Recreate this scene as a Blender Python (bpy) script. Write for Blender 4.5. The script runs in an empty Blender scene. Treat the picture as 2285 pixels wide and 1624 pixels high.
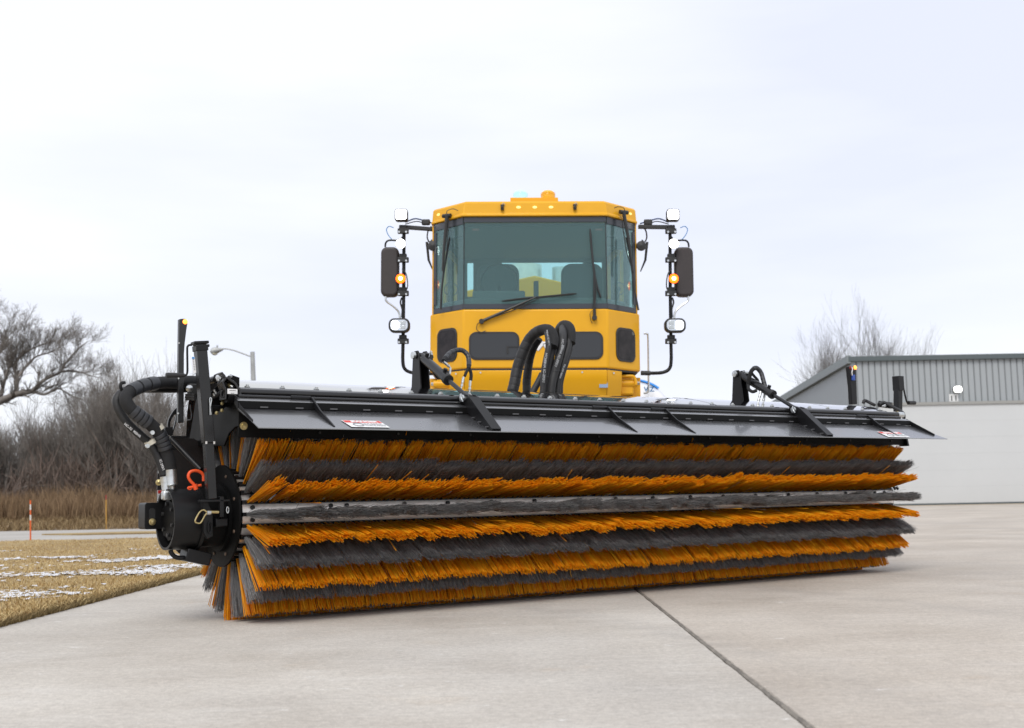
import bpy, math, random
import numpy as np
from mathutils import Vector, Matrix, noise
rad = math.radians
SC = bpy.context.scene
COL = SC.collection

# ------------------------------------------------------------------ camera
CAM_H = 0.68
FPX, CX, CY, ROLL = 2600.0, 1142.0, 812.0, 0.019
PITCH = math.atan(287 * math.cos(ROLL) / FPX)
_F = np.array([0, math.cos(PITCH), math.sin(PITCH)])
_R0 = np.array([1.0, 0, 0]); _U0 = np.array([0, -math.sin(PITCH), math.cos(PITCH)])
_R = math.cos(ROLL) * _R0 - math.sin(ROLL) * _U0
_U = math.sin(ROLL) * _R0 + math.cos(ROLL) * _U0
_C = np.array([0, 0, CAM_H])
cam = bpy.data.cameras.new('camera'); camo = bpy.data.objects.new('camera', cam); COL.objects.link(camo)
m = Matrix(((_R[0], _U[0], -_F[0], 0), (_R[1], _U[1], -_F[1], 0), (_R[2], _U[2], -_F[2], CAM_H), (0, 0, 0, 1)))
camo.matrix_world = m
cam.sensor_width = 36.0; cam.lens = 36 * FPX / 2284.0
cam.clip_start = 0.05; cam.clip_end = 2000
cam.dof.use_dof = True; cam.dof.focus_distance = 7.1; cam.dof.aperture_fstop = 3.6
SC.camera = camo

# ------------------------------------------------------------------ world, sun
W = bpy.data.worlds.new("World"); SC.world = W; W.use_nodes = True
nt = W.node_tree; nt.nodes.clear()
N = nt.nodes.new; L = nt.links.new
out = N('ShaderNodeOutputWorld')
sky = N('ShaderNodeTexSky'); sky.sky_type = 'NISHITA'; sky.sun_disc = False
SUN_EL, SUN_AZ = rad(48), rad(192)        # azimuth clockwise from +Y
sky.sun_elevation = SUN_EL; sky.sun_rotation = SUN_AZ
bg1 = N('ShaderNodeBackground'); bg1.inputs[1].default_value = 0.1; L(sky.outputs[0], bg1.inputs[0])
SKX = 5.6
tc = N('ShaderNodeTexCoord')
mp = N('ShaderNodeMapping'); mp.inputs['Scale'].default_value = (1.0, 1.0, 5.0); mp.inputs['Location'].default_value = (SKX, 0.4, 0.2)
L(tc.outputs['Generated'], mp.inputs[0])
n1 = N('ShaderNodeTexNoise'); n1.inputs['Scale'].default_value = 1.3; n1.inputs['Detail'].default_value = 5; n1.inputs['Roughness'].default_value = 0.5
L(mp.outputs[0], n1.inputs['Vector'])
cr = N('ShaderNodeValToRGB'); cr.color_ramp.elements[0].position = 0.36; cr.color_ramp.elements[0].color = (0.80, 0.835, 0.985, 1)
cr.color_ramp.elements[1].position = 0.60; cr.color_ramp.elements[1].color = (0.955, 0.975, 1.0, 1)
L(n1.outputs[0], cr.inputs[0])
bg2 = N('ShaderNodeBackground'); bg2.inputs[1].default_value = 0.835; L(cr.outputs[0], bg2.inputs[0])
mx = N('ShaderNodeMixShader'); mx.inputs[0].default_value = 0.93
L(bg1.outputs[0], mx.inputs[1]); L(bg2.outputs[0], mx.inputs[2]); L(mx.outputs[0], out.inputs[0])
sl = bpy.data.lights.new('sun', 'SUN'); sl.energy = 1.5; sl.angle = rad(30); sl.color = (1, 0.96, 0.9)
slo = bpy.data.objects.new('sun', sl); COL.objects.link(slo)
sd = Vector((math.sin(SUN_AZ) * math.cos(SUN_EL), math.cos(SUN_AZ) * math.cos(SUN_EL), math.sin(SUN_EL)))
slo.rotation_euler = sd.to_track_quat('Z', 'Y').to_euler(); slo.location = (0, -5, 20)
SC.view_settings.view_transform = 'Standard'; SC.view_settings.look = 'None'
SC.view_settings.exposure = 0.40; SC.view_settings.gamma = 1.0; SC.view_settings.use_curve_mapping = False
SC.cycles.max_bounces = 8; SC.cycles.transparent_max_bounces = 12; SC.cycles.sample_clamp_indirect = 1.5; SC.cycles.caustics_reflective = False; SC.cycles.caustics_refractive = False
SC.cycles.use_denoising = True; SC.cycles.denoiser = 'OPENIMAGEDENOISE'; SC.cycles.denoising_input_passes = 'RGB_ALBEDO_NORMAL'; SC.cycles.denoising_prefilter = 'ACCURATE'; SC.cycles.use_adaptive_sampling = False

# ------------------------------------------------------------------ helpers
class Frame:
    """a thing's own axes: origin o on the ground, x axis a, y axis b (away), z up"""
    def __init__(s, o, ang):
        s.o = np.array(o, float); s.ang = ang
        s.a = np.array([math.cos(ang), math.sin(ang), 0]); s.b = np.array([-math.sin(ang), math.cos(ang), 0])
    def P(s, px, py, ly):
        r = _F * FPX + _R * (px - CX) - _U * (py - CY)
        t = ((s.o - _C) @ s.b + ly) / (r @ s.b); d = _C + r * t - s.o
        return Vector((d @ s.a, ly, d[2]))
    def Px(s, px, py, lx):
        r = _F * FPX + _R * (px - CX) - _U * (py - CY)
        t = ((s.o - _C) @ s.a + lx) / (r @ s.a); d = _C + r * t - s.o
        return Vector((lx, d @ s.b, d[2]))

def V(*a): return Vector(a)
def catmull(pts, n=6):
    pts = [Vector(p) for p in pts]
    P = [pts[0] * 2 - pts[1]] + pts + [pts[-1] * 2 - pts[-2]]
    out = []
    for i in range(1, len(P) - 2):
        p0, p1, p2, p3 = P[i - 1], P[i], P[i + 1], P[i + 2]
        for k in range(n):
            t = k / n
            out.append(0.5 * ((2 * p1) + (p2 - p0) * t + (2 * p0 - 5 * p1 + 4 * p2 - p3) * t * t + (3 * p1 - p0 - 3 * p2 + p3) * t ** 3))
    out.append(pts[-1]); return out

class MB:
    def __init__(s): s.v = []; s.f = []
    def add(s, vs, fs):
        o = len(s.v); s.v += [tuple(v) for v in vs]; s.f += [tuple(i + o for i in f) for f in fs]; return s
    def box(s, c, d, rot=None):
        c = Vector(c); vs = []
        for z in (-1, 1):
            for y in (-1, 1):
                for x in (-1, 1):
                    p = Vector((x * d[0] / 2, y * d[1] / 2, z * d[2] / 2))
                    if rot is not None: p = rot @ p
                    vs.append(c + p)
        return s.add(vs, [(0, 2, 3, 1), (4, 5, 7, 6), (0, 1, 5, 4), (2, 6, 7, 3), (0, 4, 6, 2), (1, 3, 7, 5)])
    def beam(s, p0, p1, w, h, up=(0, 0, 1)):
        p0, p1 = Vector(p0), Vector(p1); d = p1 - p0; l = d.length; d.normalize()
        x = d.cross(Vector(up)).normalized(); z = x.cross(d)
        rot = Matrix((x, d, z)).transposed()
        return s.box((p0 + p1) / 2, (w, l, h), rot)
    def tube(s, path, r, n=10, caps=True, closed=False):
        path = [Vector(p) for p in path]; m_ = len(path)
        rs = r if isinstance(r, (list, tuple)) else [r] * m_
        t0 = (path[1] - path[0]).normalized()
        u = t0.orthogonal().normalized(); vs = []; fs = []
        for i in range(m_):
            if closed: t = (path[(i + 1) % m_] - path[i - 1]).normalized()
            elif i == 0: t = t0
            elif i == m_ - 1: t = (path[-1] - path[-2]).normalized()
            else: t = ((path[i + 1] - path[i]).normalized() + (path[i] - path[i - 1]).normalized()).normalized()
            u = (u - t * u.dot(t)).normalized(); w = t.cross(u)
            for k in range(n):
                a = 2 * math.pi * k / n; vs.append(path[i] + (u * math.cos(a) + w * math.sin(a)) * rs[i])
        for i in range(m_ if closed else m_ - 1):
            j = (i + 1) % m_
            for k in range(n):
                l = (k + 1) % n; fs.append((i * n + k, i * n + l, j * n + l, j * n + k))
        if caps and not closed:
            fs.append(tuple(range(n))[::-1]); fs.append(tuple((m_ - 1) * n + k for k in range(n)))
        return s.add(vs, fs)
    def cyl(s, p0, p1, r, n=16, r1=None, caps=True): return s.tube([p0, p1], [r, r if r1 is None else r1], n, caps)
    def prism(s, poly, ax, d0, d1):
        def mk(p, d):
            if ax == 'x': return (d, p[0], p[1])
            if ax == 'y': return (p[0], d, p[1])
            return (p[0], p[1], d)
        n = len(poly); ar = sum(poly[i][0] * poly[(i + 1) % n][1] - poly[(i + 1) % n][0] * poly[i][1] for i in range(n))
        flip = (ar < 0) ^ (ax == 'y') ^ (d1 < d0)
        if flip: poly = poly[::-1]
        vs = [mk(p, d0) for p in poly] + [mk(p, d1) for p in poly]
        fs = [tuple(range(n))[::-1], tuple(range(n, 2 * n))] + [(i, (i + 1) % n, n + (i + 1) % n, n + i) for i in range(n)]
        return s.add(vs, fs)
    def lathe(s, prof, o, ax, n=24):
        """prof: (distance along axis, radius)"""
        ax = Vector(ax).normalized(); u = ax.orthogonal().normalized(); w = ax.cross(u); o = Vector(o); vs = []; fs = []
        for d, r in prof:
            for k in range(n):
                a = 2 * math.pi * k / n; vs.append(o + ax * d + (u * math.cos(a) + w * math.sin(a)) * max(r, 1e-5))
        for i in range(len(prof) - 1):
            for k in range(n):
                l = (k + 1) % n; fs.append((i * n + k, i * n + l, (i + 1) * n + l, (i + 1) * n + k))
        return s.add(vs, fs)
    def sheet(s, pts, th, ax_dir):
        """closed slab: polygon pts thickened along ax_dir"""
        d = Vector(ax_dir).normalized() * th; pts = [Vector(p) for p in pts]; n = len(pts)
        return s.add([p for p in pts] + [p + d for p in pts],
                     [tuple(range(n))[::-1], tuple(range(n, 2 * n))] + [(i, (i + 1) % n, n + (i + 1) % n, n + i) for i in range(n)])
    def mesh(s, name):
        me = bpy.data.meshes.new(name); me.from_pydata(s.v, [], s.f); me.update(); return me
    def build(s, name, mat, parent=None, smooth=40, bevel=0, seg=2):
        return obj(name, s.mesh(name), mat, parent, smooth, bevel, seg)

def obj(name, me, mat, parent=None, smooth=40, bevel=0, seg=2):
    if mat and not me.materials: me.materials.append(mat)
    if smooth and len(me.polygons):
        me.polygons.foreach_set('use_smooth', [True] * len(me.polygons)); me.set_sharp_from_angle(angle=rad(smooth))
    o = bpy.data.objects.new(name, me); COL.objects.link(o)
    if parent: o.parent = parent
    if bevel:
        b = o.modifiers.new('bevel', 'BEVEL'); b.width = bevel; b.segments = seg; b.limit_method = 'ANGLE'; b.angle_limit = rad(40)
    return o
def dup(o, parent=None, loc=None, rot=None, scale=None):
    c = o.copy(); COL.objects.link(c); c.parent = parent if parent else o.parent
    if loc is not None: c.location = loc
    if rot is not None: c.rotation_euler = rot
    if scale is not None: c.scale = scale
    return c
def thing(name, label, cat, loc=(0, 0, 0), rot=(0, 0, 0), group=None):
    o = bpy.data.objects.new(name, None); COL.objects.link(o); o.location = loc; o.rotation_euler = rot
    o.empty_display_size = 0.2; return tag(o, label, cat, group)
def tag(o, label=None, cat=None, group=None, kind=None):
    if label: o['label'] = label
    if cat: o['category'] = cat
    if group: o['group'] = group
    if kind: o['kind'] = kind
    return o
def rr(w, h, r, cx=0, cy=0, n=5):
    pts = []
    for sx, sy, a0 in ((1, 1, 0), (-1, 1, 90), (-1, -1, 180), (1, -1, 270)):
        for k in range(n + 1):
            a = rad(a0 + 90 * k / n); pts.append((cx + sx * (w / 2 - r) + r * math.cos(a), cy + sy * (h / 2 - r) + r * math.sin(a)))
    return pts
def npmesh(name, verts, quads=None, tris=None):
    me = bpy.data.meshes.new(name); nv = len(verts); me.vertices.add(nv); me.vertices.foreach_set('co', verts.astype(np.float32).ravel())
    fl = []; st = []; tot = []; p = 0
    idx = []
    if quads is not None and len(quads): idx.append(quads.ravel()); st += [np.arange(len(quads)) * 4 + p]; tot += [np.full(len(quads), 4)]; p += quads.size
    if tris is not None and len(tris): idx.append(tris.ravel()); st += [np.arange(len(tris)) * 3 + p]; tot += [np.full(len(tris), 3)]; p += tris.size
    idx = np.concatenate(idx).astype(np.int32); st = np.concatenate(st).astype(np.int32); tot = np.concatenate(tot).astype(np.int32)
    me.loops.add(len(idx)); me.loops.foreach_set('vertex_index', idx)
    me.polygons.add(len(st)); me.polygons.foreach_set('loop_start', st)
    me.update(calc_edges=True); return me
def strands(name, pts, rads, n=3):
    """pts (S,K,3), rads (S,K): S strands of K points -> n-sided prisms"""
    S, K, _ = pts.shape
    t = pts[:, -1] - pts[:, 0]; t /= np.linalg.norm(t, axis=1, keepdims=True) + 1e-9
    ref = np.where(np.abs(t[:, 2:3]) < 0.9, np.array([[0, 0, 1.0]]), np.array([[1.0, 0, 0]]))
    u = np.cross(t, ref); u /= np.linalg.norm(u, axis=1, keepdims=True); w = np.cross(t, u)
    ph = np.random.rand(S, 1) * 6.28
    vs = np.zeros((S, K, n, 3))
    for k in range(n):
        a = ph + 2 * math.pi * k / n; d = u * np.cos(a) + w * np.sin(a); vs[:, :, k] = pts + d[:, None] * rads[:, :, None]
    base = (np.arange(S) * K * n)[:, None, None, None]
    i = np.arange(K - 1)[None, :, None]; k = np.arange(n)[None, None, :]; l = (k + 1) % n
    q = np.stack([i * n + k, i * n + l, (i + 1) * n + l, (i + 1) * n + k], -1) + base
    return npmesh(name, vs.reshape(-1, 3), q.reshape(-1, 4))

# ------------------------------------------------------------------ materials
def mat(name, col, rough=0.5, metal=0.0, var=0.0, scale=8.0, bump=0.0, bscale=60.0, coat=0.0, spec=0.5, col2=None, emit=None, es=0, stretch=None, ior=1.5):
    m_ = bpy.data.materials.new(name); m_.use_nodes = True; t = m_.node_tree; b = t.nodes['Principled BSDF']
    b.inputs['Base Color'].default_value = (*col, 1); b.inputs['Roughness'].default_value = rough; b.inputs['Metallic'].default_value = metal
    b.inputs['IOR'].default_value = ior; b.inputs['Coat Weight'].default_value = coat; b.inputs['Coat Roughness'].default_value = 0.06; b.inputs['Specular IOR Level'].default_value = spec
    if emit: m_.cycles.emission_sampling = 'AUTO' if name in ('lit_amber_lens', 'lit_white_lens') else 'NONE'
    if emit: b.inputs['Emission Color'].default_value = (*emit, 1); b.inputs['Emission Strength'].default_value = es
    if var or bump or col2:
        c = t.nodes.new('ShaderNodeTexCoord'); src = c.outputs['Object']
        if stretch:
            q = t.nodes.new('ShaderNodeMapping'); q.inputs['Scale'].default_value = stretch; t.links.new(src, q.inputs[0]); src = q.outputs[0]
        if var or col2:
            n_ = t.nodes.new('ShaderNodeTexNoise'); n_.inputs['Scale'].default_value = scale; n_.inputs['Detail'].default_value = 6; n_.inputs['Roughness'].default_value = 0.65
            t.links.new(src, n_.inputs['Vector'])
            r = t.nodes.new('ShaderNodeValToRGB'); r.color_ramp.elements[0].position = 0.33; r.color_ramp.elements[1].position = 0.68
            c2 = col2 or tuple(min(1, x * (1 + var)) for x in col)
            r.color_ramp.elements[0].color = (*[x * (1 - var) for x in col], 1); r.color_ramp.elements[1].color = (*c2, 1)
            t.links.new(n_.outputs[0], r.inputs[0]); last = r.outputs[0]
            t.links.new(last, b.inputs['Base Color'])
            ro = t.nodes.new('ShaderNodeMapRange'); ro.inputs['To Min'].default_value = max(0.02, rough * 0.85); ro.inputs['To Max'].default_value = min(1, rough * 1.2)
            t.links.new(n_.outputs[0], ro.inputs[0]); t.links.new(ro.outputs[0], b.inputs['Roughness'])
        if bump:
            n2 = t.nodes.new('ShaderNodeTexNoise'); n2.inputs['Scale'].default_value = bscale; n2.inputs['Detail'].default_value = 4
            t.links.new(src, n2.inputs['Vector'])
            bp = t.nodes.new('ShaderNodeBump'); bp.inputs['Strength'].default_value = bump; bp.inputs['Distance'].default_value = 0.01
            t.links.new(n2.outputs[0], bp.inputs['Height']); t.links.new(bp.outputs[0], b.inputs['Normal'])
    return m_

YEL = mat('yellow_paint', (0.76, 0.385, 0.010), 0.38, var=0.03, scale=2.5, bump=0.02, bscale=5, coat=0.12, spec=0.3)
BLK = mat('black_powder_coat', (0.009, 0.009, 0.010), 0.32, var=0.2, scale=6, bump=0.04, bscale=90, spec=0.28)
BLKM = mat('dull_black_steel', (0.005, 0.005, 0.005), 0.5, var=0.2, scale=6, spec=0.12)
BLKP = mat('semi_gloss_black_post', (0.012, 0.012, 0.013), 0.25, var=0.2, scale=6, bump=0.03, bscale=90, spec=0.45)
BLKG = mat('glossy_black_steel', (0.015, 0.015, 0.017), 0.09, var=0.15, scale=4, bump=0.03, bscale=3, coat=1.0, spec=0.5, ior=2.6)
BLKS = mat('satin_black_steel', (0.012, 0.012, 0.013), 0.24, var=0.15, scale=4, bump=0.02, bscale=40, coat=0.1, spec=0.5)
PLT = mat('deflector_black_paint', (0.02, 0.02, 0.022), 0.27, var=0.12, scale=3, bump=0.0, bscale=20, coat=0.5, spec=0.6, ior=2.8)
RUB = mat('black_rubber', (0.018, 0.018, 0.019), 0.55, var=0.3, scale=25, bump=0.25, bscale=140)
SLV = mat('black_nylon_sleeve', (0.010, 0.010, 0.011), 0.75, var=0.3, scale=30, bump=0.5, bscale=260)
WRAP = mat('grey_plastic_wrap', (0.035, 0.037, 0.042), 0.42, var=0.15, scale=20, bump=0.05, bscale=60)
ZINC = mat('zinc_plated_steel', (0.62, 0.64, 0.64), 0.30, metal=0.9, var=0.15, scale=30, bump=0.05)
GOLD = mat('yellow_zinc_steel', (0.55, 0.45, 0.22), 0.32, metal=0.9, var=0.2, scale=30)
ALU = mat('painted_light_plate', (0.78, 0.75, 0.72), 0.32, metal=0.75, var=0.12, scale=12, bump=0.05)
ORG = mat('orange_red_paint', (0.75, 0.085, 0.015), 0.4, var=0.12, scale=20, bump=0.15, bscale=60)
WHT = mat('white_print', (0.78, 0.78, 0.78), 0.5)
CREAM = mat('cream_clamp', (0.62, 0.58, 0.48), 0.45, var=0.08)
REDP = mat('red_print', (0.62, 0.04, 0.03), 0.5)
BLUP = mat('blue_print', (0.06, 0.25, 0.55), 0.5)
GRYP = mat('grey_print', (0.30, 0.31, 0.33), 0.5)
FRIT = mat('dark_grey_window_border', (0.045, 0.050, 0.060), 0.2)
DGL = mat('dark_grey_glass', (0.026, 0.028, 0.031), 0.07, spec=0.6)
GASK = mat('window_gasket', (0.02, 0.02, 0.022), 0.45)
INT = mat('cab_interior', (0.11, 0.12, 0.125), 0.75, var=0.1)
SEATM = mat('seat_fabric', (0.09, 0.105, 0.115), 0.85, var=0.15, scale=60, bump=0.2)
DRK = mat('black_plastic', (0.02, 0.02, 0.02), 0.45, var=0.2, scale=30)
MIRB = mat('mirror_back_plastic', (0.035, 0.028, 0.028), 0.5, var=0.1, scale=15, bump=0.1, bscale=120)
TYRE = mat('tyre_rubber', (0.025, 0.025, 0.025), 0.8, var=0.2, bump=0.3)
LWHT = mat('lit_white_lens', (0.9, 0.9, 0.9), 0.2, emit=(1, 0.98, 0.95), es=5)
LAMB = mat('lit_amber_lens', (0.6, 0.12, 0.01), 0.2, emit=(1, 0.10, 0.002), es=3.4)
LAMW = mat('amber_lamp_core', (1, .8, .5), 0.2, emit=(1, 0.72, 0.35), es=9)
LAMS = mat('small_amber_lamp', (0.9, 0.5, 0.1), 0.2, emit=(1, 0.22, 0.03), es=2.4)
LYEL = mat('amber_marker_lens', (0.95, 0.6, 0.1), 0.15, emit=(1, 0.72, 0.3), es=0.9)
REFL = mat('chrome_reflector', (0.75, 0.78, 0.8), 0.18, metal=1.0)
BCNB = mat('clear_blue_beacon', (0.42, 0.72, 0.85), 0.08, coat=1, emit=(0.4, 0.75, 1), es=0.35)
BCNA = mat('amber_beacon', (0.75, 0.42, 0.02), 0.1, coat=1, emit=(0.9, 0.5, 0.02), es=0.12)

def bristle_mat(name, c1, c2, rough, metal=0.0, trans=0.0):
    m_ = bpy.data.materials.new(name); m_.use_nodes = True; t = m_.node_tree; b = t.nodes['Principled BSDF']
    g = t.nodes.new('ShaderNodeNewGeometry'); r = t.nodes.new('ShaderNodeMix'); r.data_type = 'RGBA'
    t.links.new(g.outputs['Random Per Island'], r.inputs[0]); r.inputs[6].default_value = (*c1, 1); r.inputs[7].default_value = (*c2, 1)
    t.links.new(r.outputs[2], b.inputs['Base Color']); b.inputs['Roughness'].default_value = rough; b.inputs['Metallic'].default_value = metal
    if trans:      # translucent plastic filament
        tr_ = t.nodes.new('ShaderNodeBsdfTranslucent'); t.links.new(r.outputs[2], tr_.inputs[0]); x = t.nodes.new('ShaderNodeMixShader'); x.inputs[0].default_value = trans
        t.links.new(b.outputs[0], x.inputs[1]); t.links.new(tr_.outputs[0], x.inputs[2]); t.links.new(x.outputs[0], t.nodes['Material Output'].inputs[0])
    return m_
BORG = bristle_mat('orange_poly_bristle', (1.0, 0.40, 0.004), (1.0, 0.62, 0.030), 0.38, 0.0, 0.50)
BGRY = bristle_mat('grey_wire_bristle', (0.12, 0.12, 0.122), (0.36, 0.36, 0.362), 0.45, 0.1)

def glass_mat(name, tint, refl, sky_veil=0.0, veil_col=(0.2, 0.25, 0.26)):
    m_ = bpy.data.materials.new(name); m_.use_nodes = True; t = m_.node_tree; t.nodes.clear()
    o = t.nodes.new('ShaderNodeOutputMaterial'); a = t.nodes.new('ShaderNodeBsdfTransparent'); a.inputs[0].default_value = (*tint, 1)
    gl = t.nodes.new('ShaderNodeBsdfGlossy'); gl.inputs['Roughness'].default_value = 0.01; gl.inputs['Color'].default_value = (0.95, 1, 1, 1)
    fr = t.nodes.new('ShaderNodeLayerWeight'); fr.inputs[0].default_value = refl
    x = t.nodes.new('ShaderNodeMixShader'); t.links.new(fr.outputs['Fresnel'], x.inputs[0]); t.links.new(a.outputs[0], x.inputs[1]); t.links.new(gl.outputs[0], x.inputs[2])
    last = x.outputs[0]
    if sky_veil:
        d = t.nodes.new('ShaderNodeBsdfDiffuse'); d.inputs[0].default_value = (*veil_col, 1)
        y = t.nodes.new('ShaderNodeMixShader'); y.inputs[0].default_value = sky_veil; t.links.new(last, y.inputs[1]); t.links.new(d.outputs[0], y.inputs[2]); last = y.outputs[0]
    t.links.new(last, o.inputs[0]); return m_
GLS = glass_mat('tinted_windscreen_glass', (0.76, 0.90, 0.89), 0.20, 0.11, (0.44, 0.68, 0.72))  # diffuse teal veil in the glass stands in for reflected sky
GLS2 = glass_mat('tinted_side_glass', (0.86, 0.98, 0.97), 0.02)

# ------------------------------------------------------------------ ground materials
def concrete(tint=(1, 1, 1)):
    m_ = bpy.data.materials.new('concrete'); m_.use_nodes = True; t = m_.node_tree; b = t.nodes['Principled BSDF']; Nn = t.nodes.new; K = t.links.new
    g = Nn('ShaderNodeNewGeometry'); P = g.outputs['Position']
    def ns(sc, det=6, ro=0.6, st=None):
        n_ = Nn('ShaderNodeTexNoise'); n_.inputs['Scale'].default_value = sc; n_.inputs['Detail'].default_value = det; n_.inputs['Roughness'].default_value = ro
        if st:
            q = Nn('ShaderNodeMapping'); q.inputs['Scale'].default_value = st; K(P, q.inputs[0]); K(q.outputs[0], n_.inputs['Vector'])
        else: K(P, n_.inputs['Vector'])
        return n_.outputs[0]
    def ramp(x, a, ca, bb, cb):
        r = Nn('ShaderNodeValToRGB'); r.color_ramp.elements[0].position = a; r.color_ramp.elements[0].color = (*ca, 1); r.color_ramp.elements[1].position = bb; r.color_ramp.elements[1].color = (*cb, 1); K(x, r.inputs[0]); return r.outputs[0]
    def mixc(f, a, c, mode='MIX'):
        x = Nn('ShaderNodeMix'); x.data_type = 'RGBA'; x.blend_type = mode
        if isinstance(f, float): x.inputs[0].default_value = f
        else: K(f, x.inputs[0])
        for i, s_ in ((6, a), (7, c)):
            if isinstance(s_, tuple): x.inputs[i].default_value = (*s_, 1)
            else: K(s_, x.inputs[i])
        return x.outputs[2]
    c = ramp(ns(0.9, 8, 0.62), 0.3, (0.42, 0.38, 0.33), 0.7, (0.60, 0.565, 0.51))
    c = mixc(ramp(ns(0.35, 4), 0.45, (0, 0, 0), 0.65, (1, 1, 1)), c, mixc(0.5, c, (0.42, 0.40, 0.375)))
    c = mixc(0.55, c, ramp(ns(38, 3), 0.3, (0.72, 0.72, 0.72), 0.72, (1.2, 1.2, 1.2)), 'MULTIPLY')
    c = mixc(0.35, c, ramp(ns(230, 2), 0.25, (0.55, 0.55, 0.55), 0.75, (1.35, 1.33, 1.3)), 'MULTIPLY')
    # streaks left by brooming and tyre drag, chalky salt spots, rust tint
    c = mixc(ramp(ns(2.2, 6, 0.7, (0.6, 3.2, 1)), 0.52, (0, 0, 0), 0.78, (0.6, 0.6, 0.6)), c, (0.60, 0.57, 0.525))
    sp = ramp(ns(5.5, 8, 0.72, (1, 2.2, 1)), 0.63, (0, 0, 0), 0.70, (0.85, 0.75, 0.75)); c = mixc(sp, c, (0.80, 0.80, 0.79))
    c = mixc(ramp(ns(1.7, 5, 0.6), 0.62, (0, 0, 0), 0.8, (0.35, 0.35, 0.35)), c, (0.46, 0.33, 0.20))
    c = mixc(ramp(ns(60, 2, 0.5), 0.735, (0, 0, 0), 0.76, (0.5, 0.5, 0.5)), c, (0.14, 0.13, 0.12))
    c = mixc(0.30, c, ramp(ns(14, 4, 0.7, (1, 3, 1)), 0.3, (0.72, 0.72, 0.72), 0.7, (1.22, 1.22, 1.22)), 'MULTIPLY')
    c = mixc(0.4, c, ramp(ns(120, 2, 0.6), 0.3, (0.66, 0.65, 0.64), 0.7, (1.3, 1.3, 1.3)), 'MULTIPLY')
    # faint curved tyre tracks
    sx = Nn('ShaderNodeSeparateXYZ'); K(P, sx.inputs[0])
    def mth(op, a, b2=None):
        x = Nn('ShaderNodeMath'); x.operation = op
        for i_, v_ in enumerate((a, b2)):
            if v_ is None: continue
            if isinstance(v_, (int, float)): x.inputs[i_].default_value = v_
            else: K(v_, x.inputs[i_])
        return x.outputs[0]
    for cx_, cy_, R1 in ((-9.0, 2.0, 10.4), (-9.0, 2.0, 12.3), (13.0, -2.0, 11.5)):
        dx = mth('SUBTRACT', sx.outputs[0], cx_); dy = mth('SUBTRACT', sx.outputs[1], cy_)
        dd = mth('ABSOLUTE', mth('SUBTRACT', mth('SQRT', mth('ADD', mth('MULTIPLY', dx, dx), mth('MULTIPLY', dy, dy))), R1))
        k_ = mth('MULTIPLY', mth('MAXIMUM', mth('SUBTRACT', 1.0, mth('MULTIPLY', dd, 4.5)), 0.0), ramp(ns(3.5, 5, 0.7), 0.35, (0, 0, 0), 0.7, (0.42, 0.42, 0.42)))
        c = mixc(k_, c, (0.30, 0.285, 0.27))
    c = mixc(1.0, c, tint, 'MULTIPLY')
    K(c, b.inputs['Base Color']); b.inputs['Roughness'].default_value = 0.82
    h = Nn('ShaderNodeMath'); h.operation = 'ADD'; K(ns(230, 3), h.inputs[0]); K(ns(38, 3), h.inputs[1])
    bp = Nn('ShaderNodeBump'); bp.inputs['Strength'].default_value = 0.35; bp.inputs['Distance'].default_value = 0.004; K(h.outputs[0], bp.inputs['Height']); K(bp.outputs[0], b.inputs['Normal'])
    return m_
CONC = concrete(); CONC2 = concrete((0.94, 0.91, 0.885))
ROADM = mat('road_concrete', (0.40, 0.38, 0.35), 0.85, var=0.10, scale=0.8, bump=0.2, bscale=40)
LAWN = mat('dry_lawn', (0.27, 0.175, 0.07), 0.95, var=0.2, scale=0.9, col2=(0.46, 0.35, 0.17), bump=0.6, bscale=30, stretch=(0.6, 1.6, 1))
SOIL = mat('dry_ground', (0.15, 0.11, 0.07), 0.95, var=0.3, scale=0.6, col2=(0.24, 0.18, 0.11), bump=0.5, bscale=12)
SNOW = mat('snow', (0.66, 0.67, 0.70), 0.7, var=0.04, scale=20, bump=0.4, bscale=50)
BARK = mat('bark', (0.20, 0.18, 0.16), 0.9, var=0.25, scale=5)
BARKF = mat('pale_bark', (0.17, 0.16, 0.15), 0.9, var=0.2, scale=5)
BARKD = mat('brush_bark', (0.20, 0.150, 0.122), 0.9, var=0.35, scale=2)

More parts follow.
